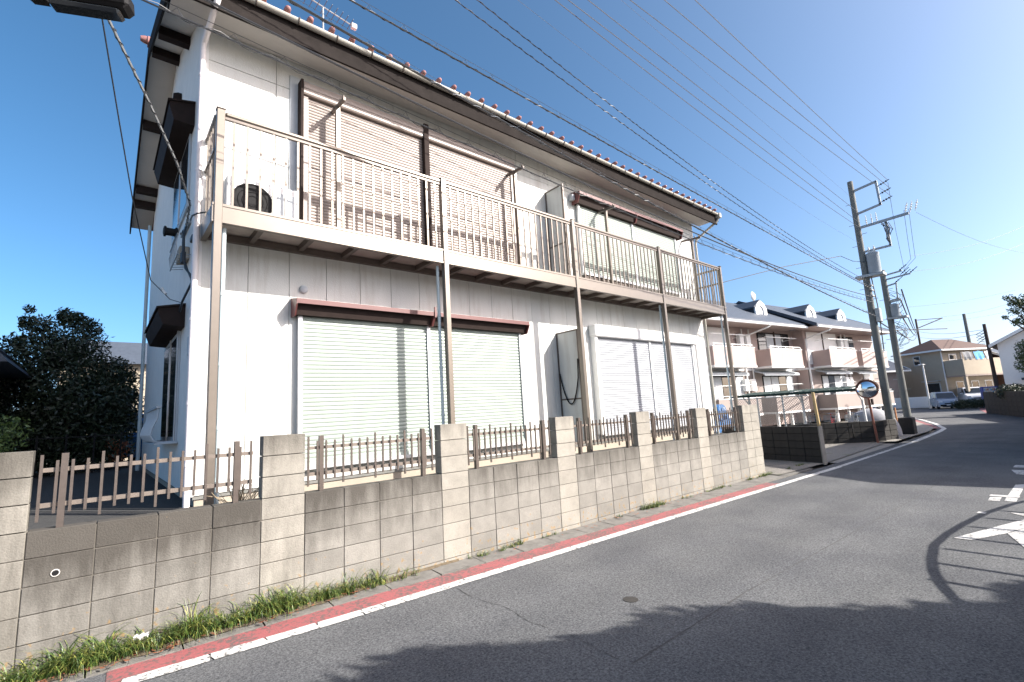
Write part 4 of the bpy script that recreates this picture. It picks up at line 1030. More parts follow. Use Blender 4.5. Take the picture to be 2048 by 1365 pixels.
b = MB(); b.box(19.6,21.0,.37,.43,1.1,3.4); obj('storm_shutter', b, 'white', P)
t = thing('satellite_dish', 'white satellite dish on a thin mast above the pink roof', 'dish', (36.0,10.35,8.55))
b = MB(); b.tube([(0,0,-1.2),(0,0,1.3)], .03, 6); obj('mast', b, 'steel', t)
b = MB(); b.lathe([(.02,-.10),(.2,-.06),(.33,.02),(.36,.07),(.34,.07),(.2,-.02),(.0,-.06)], (-.05,-.08,1.0), 18, 'y'); obj('reflector', b, 'insul', t, True)

# ------------------------------------------------------------------ walls, chain fence, shelter, bicycles, mirror on the right
def block_run(name, label, p, q, z0, courses, L_, H_, th, m, cat='wall'):
    p = Vector((*p,0)); q = Vector((*q,0)); d = (q-p); n = max(1, round(d.length/L_)); ang = math.atan2(d.y,d.x)
    t = thing(name, label, cat, (p.x,p.y,z0), ang); LL = d.length/n
    bm_ = mesh('block', MB().cbox(.006,LL-.006,0,th,.006,H_-.006,.008), m)
    b = MB(); b.box(.01,d.length-.01,.02,th-.02,0,courses*H_-.03); obj('mortar_core', b, 'black', t)
    for i in range(n):
        for c in range(courses): obj('block', bm_, None, t).location = (i*LL, random.uniform(-.004,.004), c*H_)
    return t
w1 = block_run('garden_wall', 'shade-darkened block wall below the chain link fence', (13.49,-.40), (14.15,2.6), -.08, 5, .41, .2, .14, 'darkwall')
b = MB(); b.box(-.03,-.001,-.01,.15,0,1.0); obj('end_pillar', b, 'concrete', w1)
block_run('garden_wall', 'low dark block wall behind the driveway and the mirror post', (20.7,-.02), (18.5,2.4), -.08, 4, .41, .2, .14, 'darkwall')
block_run('garden_wall', 'short dark block wall behind the nearer utility pole', (20.75,.0), (21.7,-.24), -.08, 4, .4, .2, .14, 'darkwall')
b = MB(); b.cbox(0,.55,0,.5,-.1,.66,.03); o = obj('concrete_block', b, 'darkwall', None, loc=(24.1,-.25,0)); tag(o, 'dark square concrete block at the foot of the farther utility pole', 'block')
# chain link
t = thing('chain_link_fence', 'grey chain link fence on top of the dark block wall', 'fence', (13.62,-.15,.92), math.atan2(3.0,.66))
for x in (.75,1.55,2.5): b = MB(); b.tube([(x,0,-.2),(x,0,.86)], .024, 8); obj('post', b, 'steel', t)
b = MB(); b.tube([(0.0,0,.83),(2.55,0,.83)], .018, 6); obj('rail', b, 'steel', t)
b = MB(); pit = .075
for s_ in (1,-1):
    k = -1.0
    while k < 2.6:
        a0 = max(0,k) if s_ > 0 else k
        x0, z0, x1, z1 = (k, .04, k+.8, .84) if s_ > 0 else (k+.8, .04, k, .84)
        # clip to 0..2.5
        def at(f): return (x0+(x1-x0)*f, z0+(z1-z0)*f)
        f0, f1 = 0.0, 1.0
        lo, hi = (0-x0)/(x1-x0), (2.5-x0)/(x1-x0)
        f0 = max(f0, min(lo,hi)); f1 = min(f1, max(lo,hi))
        if f1 > f0: (ax,az),(bx,bz) = at(f0), at(f1); b.tube([(ax,0.003*s_,az),(bx,0.003*s_,bz)], .0055, 3, False)
        k += pit
obj('wire_mesh', b, 'steel', t)
b = MB(); b.cbox(-.032,.032,-.032,.032,-.1,1.12,.008); o = obj('yellow_post', b, 'yellow', None, loc=(13.62,-.33,.71)); o.rotation_euler = (R(-3),R(2),0); tag(o, 'yellow square post at the end of the chain link fence', 'post')
# bicycle shelter with green sheet roof
t = thing('bicycle_shelter', 'bicycle shelter with a thin green sheet roof on white posts', 'shelter', (20.6,1.4,0), R(-2))
b = MB()
n = 44
for k in range(n):
    x = 0; y0 = -1.2+4.9*k/n; y1 = -1.2+4.9*(k+1)/n; z0 = 1.93; z1 = 2.06
    zk = (.012 if k % 2 else -.012); b.add([(-.75,y0,z0+zk),(1.3,y0,z1+zk),(1.3,y1,z1-zk),(-.75,y1,z0-zk)], [(0,1,2,3)])
obj('roof', b, 'green_roof', t)
b = MB(); b.box(-.76,-.72,-1.2,3.7,1.84,1.93); b.box(-.7,1.3,-1.2,-1.16,1.9,1.96); obj('fascia', b, 'green_roof', t)
for y in (-.9,1.2,3.4):
    b = MB(); b.bar((.35,y,0),(.2,y,1.95),.07,.07); pst = obj('post', b, 'white', t)
    b = MB(); b.bar((.3,y,1.45),(-.35,y,1.90),.04,.04); b.bar((-.7,y,1.93),(1.25,y,2.02),.05,.05); obj('brace', b, 'white', pst)
def bicycle(label, loc, rot, paint):
    t = thing('bicycle', label, 'bicycle', loc, rot, 'bicycles under the green shelter')
    for x in (-.52,.52):
        b = MB(); b.tube([(x+.31*math.cos(a),0,.33+.31*math.sin(a)) for a in [2*math.pi*k/22 for k in range(23)]], .018, 6, False); wh = obj('wheel', b, 'black', t)
        b = MB()
        for k in range(10): a = math.pi*k/5; b.tube([(x,0,.33),(x+.3*math.cos(a),0,.33+.3*math.sin(a))], .003, 3)
        obj('spokes', b, 'chrome', wh)
    b = MB(); b.tube([(-.52,0,.33),(-.08,0,.30),(.36,0,.70),(.34,0,.78),(-.20,0,.60),(-.08,0,.30)], .018, 6); b.tube([(-.52,0,.33),(-.2,0,.62),(-.24,0,.80)], .014, 6); b.tube([(.52,0,.33),(.34,0,.80),(.32,0,.98)], .016, 6); obj('frame', b, paint, t)
    b = MB(); b.tube([(.18,-.28,1.02),(.32,-.1,.99),(.32,.1,.99),(.18,.28,1.02)], .014, 6); obj('handlebar', b, 'chrome', t)
    b = MB(); b.prism([(-.40,-.09),(-.40,.09),(-.2,.06),(-.1,.02),(-.1,-.02),(-.2,-.06)], 'z', .80, .86); obj('saddle', b, 'black', t)
    b = MB()
    for k in range(5):
        z = .70+.055*k; b.tube([(.45,-.16,z),(.75,-.19,z),(.75,.19,z),(.45,.16,z),(.45,-.16,z)], .006, 4)
    for (x,y) in ((.45,-.16),(.6,-.17),(.75,-.19),(.75,0),(.75,.19),(.6,.17),(.45,.16)): b.tube([(x,y,.68),(x,y,.93)], .006, 4)
    obj('basket', b, 'steel', t)
bicycle('red bicycle with front basket under the green shelter', (20.75,1.55,.05), R(190), 'red_paint')
bicycle('dark bicycle parked beside the red one under the shelter', (20.9,2.2,.05), R(196), 'black')
bicycle('silver bicycle near the white shelter post', (20.6,.75,.05), R(186), 'chrome')
# convex mirror
t = thing('traffic_mirror', 'round convex traffic mirror with orange hood on a rusty orange post', 'mirror', (20.0,.01,-.07))
b = MB(); b.tube([(0,0,0),(0,.05,1.0),(0,.09,2.2)], .038, 10); obj('post', b, 'orange', t, True)
mr_ = obj('mirror_back', MB().lathe([(.0,-.10),(.25,-.07),(.36,.0),(.39,.03),(.39,.05),(.36,.055)], (0,0,0), 28, 'x'), 'orange', t, True); mr_.scale = (.88,.88,.88); mr_.location = (-.08,.05,1.96); mr_.rotation_euler = (0,0,R(197))
b = MB(); b.lathe([(.352,.05),(.30,.085),(.2,.115),(.1,.13),(.0,.135)], (0,0,0), 28, 'x'); obj('mirror_face', b, 'mirror', mr_, True)
b = MB()
vs = []; fs = []; n = 16
for k in range(n+1):
    a = math.pi*(.05+.9*k/n); vs += [(.0,.40*math.cos(a),.40*math.sin(a)),(.17,.41*math.cos(a),.41*math.sin(a))]
for k in range(n): fs.append((2*k,2*k+1,2*k+3,2*k+2))
b.add(vs, fs); obj('mirror_hood', b, 'orange', mr_)
b = MB(); b.box(-.07,.07,-.05,.0,1.38,1.6); obj('mirror_bracket', b, 'brown_dark', t)
# grey covered dome
b = MB()
vs = []; fs = []; nu, nv = 24, 8
for i in range(nv+1):
    e = math.pi/2*i/nv
    for k in range(nu): a = 2*math.pi*k/nu; rip = 1+.02*math.sin(5*a); vs.append((.75*math.cos(a)*math.cos(e)*rip, .95*math.sin(a)*math.cos(e)*rip, 1.12*math.sin(e)**.9))
for i in range(nv):
    for k in range(nu): fs.append((i*nu+k,i*nu+(k+1)%nu,(i+1)*nu+(k+1)%nu,(i+1)*nu+k))
b.add(vs, fs); tag(obj('domed_cover', b, 'dome', None, True, loc=(23.2,.9,0)), 'rounded grey cover behind the low dark wall by the pole', 'cover')
b = MB(); b.box(-.05,.05,-.02,.02,0,1.1); o = obj('warning_post', b, 'rust', None, loc=(23.6,.15,0)); tag(o, 'rust brown plank standing between the two utility poles', 'plank')

# ------------------------------------------------------------------ utility poles
def pole(label, loc, h, r0, r1, rungs=True, m='pole', lean=(0,0)):
    t = thing('utility_pole', label, 'utility pole', loc); t.rotation_euler = (lean[0],lean[1],0)
    b = MB(); b.tube([(0,0,-.3),(0,0,h)], [r0,r1], 14); obj('shaft', b, m, t, True)
    if rungs:
        z = 1.9; k = 0
        while z < h-.6:
            b = MB(); s_ = 1 if k % 2 else -1; b.tube([(0,0,z),(.0,s_*(r0+.13),z)], .011, 5); obj('step_bolt', b, 'steel', t); z += .45; k += 1
    return t
P1 = pole('nearer grey concrete utility pole with big transformer and square arm frames', (21.9,-.02,G0), 10.5, .15, .10)
def arm(t, p, q, s_=.075, m='steel', name='cross_arm'): b = MB(); b.bar(p, q, s_, s_); return obj(name, b, m, t)
def insul(par, p, d, n=3, r=.05, m='black'):
    p = Vector(p); d = Vector(d).normalized(); b = MB()
    b.tube([p, p+d*.42], .014, 6)
    for k in range(n): c = p+d*(.12+.09*k); b.tube([c-d*.02,c,c+d*.025], [r*.5,r,r*.45], 10)
    return obj('insulator', b, m, par)
arm(P1,(0,-.1,10.07),(0,-.88,10.17)); arm(P1,(0,-.1,9.08),(0,-.90,9.20)); arm(P1,(0,-.86,9.18),(0,-.84,10.16))
for z, zz_ in ((9.95,10.08),(9.6,9.72),(9.26,9.38)): insul(P1,(0,-.87,z),(0,-.40,zz_-z))
arm(P1,(0,-.1,8.48),(0,-1.66,8.53),.09); arm(P1,(0,-.1,7.45),(0,-.98,7.46)); arm(P1,(0,-.95,7.46),(0,-.93,8.5)); 
for y in (-1.55,-1.7,-1.86): insul(P1,(0,y,8.55),(0,-.06,.22),3,.045,'insul')
for y in (-.32,-.5,-.66): insul(P1,(0,y,8.50),(0,0,.3),2,.04,'insul')
b = MB()
for k in range(9):
    y = -.75-.03*k; b.tube([(random.uniform(-.1,.1),y,8.42),(random.uniform(-.2,.2),y-.12+random.gauss(0,.08),8.1),(random.uniform(-.15,.15),-.92+random.gauss(0,.05),7.75),(0,-.95,7.5)], .012, 4)
obj('cable_bundle', b, 'wire', P1)
b = MB(); b.lathe([(.0,0),(.20,0),(.215,.04),(.215,.74),(.225,.76),(.225,.82),(.1,.88),(0,.89)], (0,-.33,6.50), 20); tr = obj('transformer', b, 'trafo', P1, True)
for y in (-.25,-.42): b = MB(); b.lathe([(.03,0),(.05,.05),(.03,.08),(.05,.12),(.03,.16),(.02,.24)], (-.05,y,7.36), 10); obj('bushing', b, 'insul', tr)
b = MB(); b.box(-.25,.25,-.62,.3,6.38,6.48); obj('platform', b, 'steel', P1)
for z in (5.62,5.85,6.05): arm(P1,(-.2,-.14,z),(.2,-.14,z),.05,'steel','cable_clamp')
b = MB(); b.cbox(-.14,.14,-.28,-.12,4.55,5.1,.02); obj('junction_box', b, 'steel', P1)
b = MB(); b.tube([(.1,-.15,6.4),(.12,-.2,5.0),(.06,-.16,3.4)], .02, 5); obj('riser_cable', b, 'wire', P1)
P2 = pole('farther grey utility pole with small transformer just right of the nearer pole', (25.5,.17,G0), 7.3, .15, .11)
for y0, y1, z in ((.0,-.70,7.05),(.0,-.98,6.85),(.0,-.45,6.55),(.05,-.45,5.85),(.05,-.5,5.78)): arm(P2,(0,y0-.1,z),(0,y1,z+.06),.06)
arm(P2,(0,-.42,6.6),(.0,-.38,5.85),.05)
for y, z in ((-.55,7.1),(-.62,6.95),(-.66,6.85),(-.9,6.9),(-.35,6.6)): insul(P2,(0,y,z),(0,-.3,.22),2,.04)
b = MB(); b.lathe([(.0,0),(.16,0),(.17,.03),(.17,.48),(.18,.5),(.18,.55),(.05,.6)], (0,-.22,5.12), 16); tr = obj('transformer', b, 'trafo', P2, True)
b = MB(); b.box(-.2,.2,-.62,.1,5.02,5.10); obj('platform', b, 'steel', P2)
b = MB()
for k in range(14):
    z = random.uniform(4.6,6.4); b.tube([(random.gauss(0,.1),-.1,z),(random.gauss(0,.2),-.35+random.gauss(0,.1),z-.2),(random.gauss(0,.15),-.5,z-random.uniform(.3,.8)),(0,-.15,z-.9)], .01, 4)
obj('cable_bundle', b, 'wire', P2)
P3 = pole('dark wooden utility pole beside the vending machine', (62.3,.70,G0), 7.8, .16, .13, False, 'wood_dark')
b = MB()
for k in range(4): b.tube([(0,.1,7.2-.25*k),(0,.7,6.9-.3*k),(0,.2,6.5-.2*k)], .03, 4)
obj('cable_loop', b, 'wire', P3)
pole('tall thin grey pole rising behind the brown roof', (83.5,4.35,0), 11.4, .22, .17, False)
P4 = pole('dark pole with crossarm showing between two dormers of the pink building', (58,19.6,0), 12.4, .2, .16, False, 'wood_dark')
arm(P4,(-1.0,.8,12.0),(1.0,-.8,12.0),.14,'wood_dark')
for k in (-.9,-.45,.45,.9): insul(P4,(k,-.8*k,12.05),(0,0,1),2,.12)
arm(P4,(-.6,.48,10.9),(.6,-.48,10.9),.1,'wood_dark')
# hub of cables on a slim pole beyond
P5 = pole('slim dark far pole rising behind the beige house with a tangle of cables', (101.68,12.36,G0), 13.84, .20, .14, False, 'wood_dark')
b = MB()
for q in ((25.5,-.3,5.8),(25.5,-.2,5.2),(25.5,0,4.4),(21.9,-.1,4.6),(25.5,-.4,6.2)):
    a = Vector((0,0,12.24)); c = Vector(q)-Vector((101.68,12.36,G0)); b.tube([a.lerp(c,k_/10)-Vector((0,0,1.1*math.sin(math.pi*k_/10))) for k_ in range(11)], .03, 5)
obj('cable_bundle', b, 'wire', P5)
b = MB(); b.bar((0,0,12.24),(3.2,-2.9,13.74),.14,.14); b.bar((0,0,13.64),(3.2,-2.9,13.74),.1,.1); b.bar((-4,2.4,12.040000000000001),(5,-3.0,12.040000000000001),.12,.12); obj('cross_arm', b, 'wood_dark', P5)
# street lamp pole by the beige house
t = thing('street_lamp', 'slim white street lamp in front of the beige far house', 'street lamp', (64.2,6.05,G0))
b = MB(); b.tube([(0,0,0),(0,0,4.6)], [.10,.07], 8); obj('pole', b, 'insul', t)
b = MB(); b.cbox(-.5,.45,-.12,.3,4.5,4.62,.04); obj('lamp_head', b, 'insul', t)
# left pole (outside the frame) that carries the wires and the lamp arm
P0 = pole('grey concrete utility pole outside the frame carrying the near street lamp', (-3.2,-.3,G0), 12.0, .17, .12, False)
arm(P0,(-.1,-.9,9.4),(-.1,.9,9.4),.09); arm(P0,(-.1,-1.4,10.9),(-.1,.4,10.9),.09)
t = thing('street_lamp', 'dark street lamp head reaching in at the top left corner', 'street lamp', (-3.06,-.35,4.80))
b = MB(); b.tube([(0,-.02,-.18),(.4,-.15,.0),(1.3,-.45,.12)], .032, 8); obj('arm', b, 'steel', t, True)
b = MB(); d = Vector((.94,-.30,.03)).normalized()
o = obj('lamp_head', MB().cbox(-.12,.52,-.10,.10,-.06,.09,.035), 'black', t); o.location = (1.36,-.46,.11); o.rotation_euler = (R(8),R(-4),R(-18))
b = MB(); b.cbox(.02,.46,-.075,.075,-.10,-.06,.02); obj('lamp_lens', b, 'glass', o)
b = MB(); b.tube([(.06,-.085,-.02),(.5,-.085,-.02)], .02, 6); obj('lamp_rim', b, 'black', o)

# ------------------------------------------------------------------ wires
def wire(name, label, pts, r, m='wire', group=None, wrap=None, drops=None):
    b = MB(); b.tube(pts, r, 5)
    o = obj(name, b, m); tag(o, label, 'cable')
    if group: o['group'] = group
    if wrap:
        pitch_, rr, rw, m2 = wrap
        P_ = [Vector(p) for p in pts]; hel = []; acc = 0
        for a, c in zip(P_, P_[1:]):
            L_ = (c-a).length; n_ = max(2, int(L_/pitch_*7)); d_ = (c-a).normalized(); s_ = d_.cross(Vector((0,0,1))).normalized(); u_2 = s_.cross(d_)
            for k in range(n_):
                q = a.lerp(c,k/n_); ph = 2*math.pi*(acc+L_*k/n_)/pitch_; jit = 1+.25*math.sin(acc*7+k*.9)
                hel.append(q+(s_*math.cos(ph)+u_2*math.sin(ph))*rr*jit)
            acc += L_
        bb = MB(); bb.tube(hel, rw, 3, False); obj('lashing_wire', bb, m2, o)
    if drops:
        off, rw, m2 = drops
        bb = MB(); up = [Vector(p)+Vector((0,0,off)) for p in pts]; bb.tube(up, rw, 4); mw = obj('messenger_wire', bb, m2, o)
        bb = MB(); L0 = 0
        for a, c, a2, c2 in zip(pts, pts[1:], up, up[1:]):
            a = Vector(a); c = Vector(c); n_ = max(1,int((c-a).length/.42))
            for k in range(n_):
                f = (k+.5)/n_; f2 = min(1,f+.12); p = a.lerp(c,f); bb.tube([p-Vector((0,0,.01)), a2.lerp(c2,(f+f2)/2)+Vector((0,.012,.0)), a.lerp(c,f2)], .0035, 3, False)
        obj('hanger_loop', bb, m2, o)['kind'] = 'stuff'
    return o
def para(co, x0, x1, n=26, ya=-.25, yb=-.15):
    out_ = []
    for k in range(n+1):
        x = x0+(x1-x0)*k/n; t = x-9; z = sum(c*t**i for i, c in enumerate(co)); out_.append((x, ya+(yb-ya)*(x+3.2)/25.1, z))
    return out_
g = 'cables strung between the utility poles'
wire('lashed_cable', 'thick black cable just above the tiled eave', para((5.4466+.02,-.08174,.00175),-3.1,21.8)[:], .016, group=g, wrap=(.34,.017,.0045,'wire_thin'), drops=(.07,.003,'wire_thin'))
wire('lashed_cable', 'black cable with thin messenger loops, second above the eave', para((6.33863,-.04463,.0004),-3.1,21.8), .011, group=g, wrap=(.26,.013,.004,'wire'), drops=(.085,.004,'wire_thin'))
wire('spiral_cable', 'lower of two spiral wrapped grey cables crossing the sky', para((6.76679,-.10754,.00306),-3.1,21.8), .006, group=g, wrap=(.24,.010,.0045,'wire'))
wire('spiral_cable', 'upper of two spiral wrapped grey cables crossing the sky', para((6.94374,-.11927,.00412),-3.1,21.8), .006, group=g, wrap=(.24,.010,.0045,'wire'))
wire('thin_wire', 'faint thin wire just above the two spiral wrapped cables', para((7.8796,-.06489,.00353),-3.1,21.8), .0028, 'wire_thin', g)
wire('power_line', 'lowest of the three parallel power lines in mid sky', para((8.6013,-.04667,.00207),-3.1,21.8), .008, 'wire_thin', g)
wire('power_line', 'middle of the three parallel power lines in mid sky', para((8.93949,-.0288),-3.1,21.8), .008, 'wire_thin', g)
wire('power_line', 'upper of the three parallel power lines in mid sky', para((9.31424,-.02235),-3.1,21.8), .008, 'wire_thin', g)
wire('thin_wire', 'faint thin wire between the mid sky lines and the top lines', para((9.94,-.03552),-3.1,21.8), .0026, 'wire_thin', g)
wire('front_cable', 'thick black cable sweeping across the front of the upper shutters', para((5.34514,-.0273,.00306),-3.1,21.8), .013, group=g)
wire('front_cable', 'lowest black cable with lashing and loops in front of the balcony', para((5.15694,-.02106,.00237),-3.1,21.8), .009, group=g, wrap=(.5,.026,.0035,'wire'), drops=(.09,.004,'wire'))
for (x,y,z),(Y2,Z2),la in (((6.53,-.52,9.8),(-1.26,9.31),'nearest'),((7.08,-.93,9.8),(-1.26,9.65),'middle'),((7.58,-1.3,9.8),(-1.23,10.01),'rightmost')):
    e = Vector((21.9,Y2,Z2)); a = Vector((x,y,z)); far = a+(a-e)*.75
    pts_ = [far.lerp(e,k/16)-Vector((0,0,.10*math.sin(math.pi*k/16))) for k in range(17)]
    wire('high_voltage_line', {'nearest':'left line of the three converging on the arm at the pole top','middle':'middle line of the three converging on the arm at the pole top','rightmost':'right line of the three converging on the arm at the pole top'}[la], pts_, .008, 'wire_thin', g)
# service drops to the gable
wire('service_drop', 'twisted grey service cable from the near lamp down to the gable bracket', [(-1.37,-.5,5.14),(-1.05,.2,4.90),(-.75,.9,4.66),(-.55,1.6,4.50),(-.52,2.3,4.42),(-.56,2.55,4.41)], .012, 'steel', None, (.12,.013,.006,'wire'))
wire('telephone_drop', 'thin black cord hanging from the near lamp to the gable', [(-1.40,-.5,5.12),(-1.25,.3,4.62),(-1.12,1.1,4.25),(-.98,2.0,4.0),(-.85,2.9,3.8),(-.62,2.9,3.55),(-.50,2.5,3.42)], .006)
b = MB(); b.tube([(0,0,.05),(.02,-.01,0),(.05,-.04,-.05)], .016, 8); tag(obj('drop_clamp', b, 'insul', None, loc=(-.72,2.9,3.66)), 'small white clamp on the thin cord beside the gable', 'clamp')
wire('cross_cable', 'dark cable from the pole over the white house corner', [(20.5,.35,7.1),(18.0,1.5,6.6),(15.5,2.6,5.95),(13.6,3.4,5.35)], .013)
wire('cross_cable', 'short cable from the cross wire insulator to the nearer pole', [(20.5,.35,7.1),(21.2,.15,6.95),(21.9,-.1,6.95)], .010)
for a, c, la in (((25.5,-.9,7.6),(33.6,-4.1,9.6),'top grey wire running to the right edge of the sky'),((21.9,-1.9,8.4),(33.6,-3.95,8.25),'second grey wire at the right edge from the long arm'),((25.5,-.95,6.9),(33.6,-4.0,8.75),'grey wire with dark spacer rising to the right edge')):
    a = Vector(a); c = Vector(c); wire('side_wire', la, [a.lerp(c,k/8)-Vector((0,0,.25*math.sin(math.pi*k/8))) for k in range(9)], .006, 'wire_thin')
far = [((104.82, 9.56, 13.86),(113.89, 1.29, 15.7),'upper far wire from the cable tangle to the right tree'),((101.89, 11.96, 13.2),(113.09, 2.36, 14.13),'lower far wire from the cable tangle to the right tree'),((100.29, 12.76, 15.76),(113.89, 1.02, 17.6),'highest far wire reaching the right tree'),((62.3,.7,7.2),(101.68,12.36,11.64),'slack wire from the dark wooden pole to the cable tangle'),((62.3,.7,6.9),(101.68,12.36,10.64),'lower slack wire from the dark wooden pole')]
for a, c, la in far:
    a = Vector(a); c = Vector(c); wire('side_wire', la, [a.lerp(c,k/8)-Vector((0,0,.4*math.sin(math.pi*k/8))) for k in range(9)], .022, 'wire_thin')
for k, (y, z) in enumerate(((-1.55,8.62),(-1.7,8.62),(-1.23,9.9))):
    wire('jumper_wire', ('left','middle','right')[k]+' one of three thin wires dropping from the nearer pole arms to the farther pole', [(21.9,y,z),(23.2,y+.25,z-.75),(24.6,y+.5,z-1.35),(25.5,-.62,7.15-.1*k)], .007, 'wire')
# ------------------------------------------------------------------ far houses on the right
t = thing('beige_house', 'beige two storey far house with brown hipped roof and deep balcony', 'house', (67.9,5.0,0), R(-30))
# local: x along the lit front to the right, y to the back left
b = MB(); b.box(0,6.8,0,.2,0,0.01)
b = MB(); b.box(0,6.6,.0,4.6,0.0,6.05); hw = obj('wall', b, 'cream', t)
b = MB(); b.add([(-.6,-.6,6.05),(7.2,-.6,6.05),(7.2,5.2,6.05),(-.6,5.2,6.05),(1.9,2.3,7.5),(4.7,2.3,7.5)], [(0,3,2,1),(0,1,5,4),(1,2,5),(2,3,4,5),(3,0,4)]); rf = obj('roof', b, 'brown_roof', t)
b = MB(); b.box(-.65,7.25,-.65,-.6,5.93,6.10); b.box(-.65,-.6,-.6,5.2,5.93,6.10); obj('fascia', b, 'white', rf)
b = MB(); b.box(.05,6.9,-2.0,-1.85,3.2,4.85); b.box(.05,.2,-1.85,-.001,3.2,4.85); b.box(6.75,6.9,-1.85,-.001,3.2,4.85); bl = obj('balcony', b, 'cream', t)
b = MB(); b.box(.05,6.9,-1.99,-.002,3.05,3.19); obj('balcony_floor', b, 'taupe', bl)
b = MB(); b.box(6.6,6.85,-1.95,-1.7,0,3.04); b.box(.1,.35,-1.95,-1.7,0,3.04); obj('pillar', b, 'cream', t)
for x0, z0, x1, z1 in ((.9,4.9,1.9,5.6),(2.5,4.9,3.6,5.8),(4.6,4.9,5.5,5.7),(1.2,.6,2.2,2.6),(3.2,.6,4.2,2.6),(5.0,.6,6.0,2.6)):
    b = MB(); b.box(x0,x1,-.05,-.001,z0,z1); f = obj('window', b, 'white', t); b = MB(); b.box(x0+.1,x1-.1,-.07,-.051,z0+.1,z1-.1); obj('window_pane', b, 'glass', f)
for y0, z0, y1, z1 in ((2.3,4.6,3.1,5.7),(.6,1.4,2.2,2.6)):
    b = MB(); b.box(-.05,-.001,y0,y1,z0,z1); f = obj('window', b, 'frame_grey', t); b = MB(); b.box(-.07,-.051,y0+.1,y1-.1,z0+.1,z1-.1); obj('window_pane', b, 'glass', f)
b = MB(); b.box(-.45,-.002,.5,2.3,2.72,2.8); obj('window_hood', b, 'frame_grey', t)
b = MB(); b.tube([(-.06,-.06,6),(-.06,-.06,0)], .06, 6); obj('downpipe', b, 'white', t)
for k, (x0, x1, m_, la) in enumerate(((.3,1.5,'slate','dark green cloth hung over the beige house balcony'),(1.7,2.9,'cloth_blue','bright blue cloth hung over the beige house balcony'),(3.1,3.9,'frame_grey','pale cloth hung over the beige house balcony'))):
    b = MB(); vs = []; n_ = 8
    for i in range(n_+1):
        f = i/n_; xx = x0+(x1-x0)*f; yy = -2.02-.03*math.sin(f*12); vs += [(xx,yy,4.75),(xx,yy+.02,5.05),(xx,-1.9,5.6-.05*math.sin(f*9))]
    fs = []
    for i in range(n_): fs += [(3*i,3*i+3,3*i+4,3*i+1),(3*i+1,3*i+4,3*i+5,3*i+2)]
    b.add(vs, fs); o = obj('laundry', b, m_, None, loc=(67.9,5.0,0)); o.rotation_euler = (0,0,R(-30)); tag(o, la, 'laundry', 'laundry on the beige house')
def house(name, label, loc, rot, W_, D_, H_, rh, wm, rm_, wins, cat='house'):
    t = thing(name, label, cat, loc, rot)
    b = MB(); b.box(0,W_,0,D_,0,H_); b.prism([(0,H_),(D_,H_),(D_/2,H_+rh*.93)], 'x', .02, W_-.02); obj('wall', b, wm, t)
    b = MB(); b.prism([(-.5,H_-.25),(D_/2,H_+rh),(D_+.5,H_-.25),(D_+.5,H_-.1),(D_/2,H_+rh+.17),(-.5,H_-.1)], 'x', -.5, W_+.5); rf = obj('roof', b, rm_, t)
    b = MB(); b.box(-.5,W_+.5,-.58,-.5,H_-.3,H_-.12); obj('gutter', b, 'white', rf)
    for e in (-.52, W_+.5): b = MB(); b.prism([(-.5,H_-.32),(D_/2,H_+rh-.07),(D_+.5,H_-.32),(D_+.5,H_-.05),(D_/2,H_+rh+.2),(-.5,H_-.05)], 'x', e-.03, e+.03); obj('verge_board', b, 'white', rf)
    for side, a, z0, c, z1 in wins:
        b = MB()
        if side == 'f': b.box(a,c,-.06,-.001,z0,z1)
        else: b.box(-.06,-.001,a,c,z0,z1)
        f = obj('window', b, 'frame_grey', t); b = MB()
        if side == 'f': b.box(a+.08,c-.08,-.08,-.061,z0+.08,z1-.08)
        else: b.box(-.08,-.061,a+.08,c-.08,z0+.08,z1-.08)
        obj('window_pane', b, 'glass', f)
    return t
h_ = house('white_house', 'pale grey gabled house at the right edge behind the small tree', (58.6,-7.2,0), 0, 9, 7, 5.5, 1.9, 'white', 'brown_roof', [('s',4.4,5.2,3.4,4.6)])
b = MB(); b.box(-1.0,-.002,3.6,5.9,2.2,2.4); obj('door_canopy', b, 'slate_dark', h_)
b = MB(); b.cbox(-.35,-.002,5.0,5.5,2.5,3.3,.03); obj('wall_unit', b, 'white', h_)
house('small_house', 'small taupe house with dark roof between the utility poles and the beige house', (62,12.0,0), R(-38), 6, 7, 4.3, 1.6, 'taupe', 'slate_dark', [('s',1.5,2.6,2.4,3.7),('f',1,1.2,2.6,2.8)])
house('grey_roof_house', 'house with long grey roof behind the beige house and wooden pole', (88,3.6,0), R(-12), 11, 8, 5.6, 2.0, 'taupe', 'slate', [('f',2,3.3,3.6,4.7)])
house('tan_house', 'narrow tan house between the wooden pole and the pale house', (74,.4,0), R(-25), 5, 6, 5.0, 1.4, 'brown_roof', 'slate', [('f',1,3.2,2,4.4)])
b = MB(); b.cbox(0,.2,0,6.2,0,1.15,.02); o = obj('garden_wall', b, 'white', None, loc=(64.6,5.2,0)); o.rotation_euler = (0,0,R(0)); tag(o, 'pale rendered garden wall below the beige far house', 'wall')
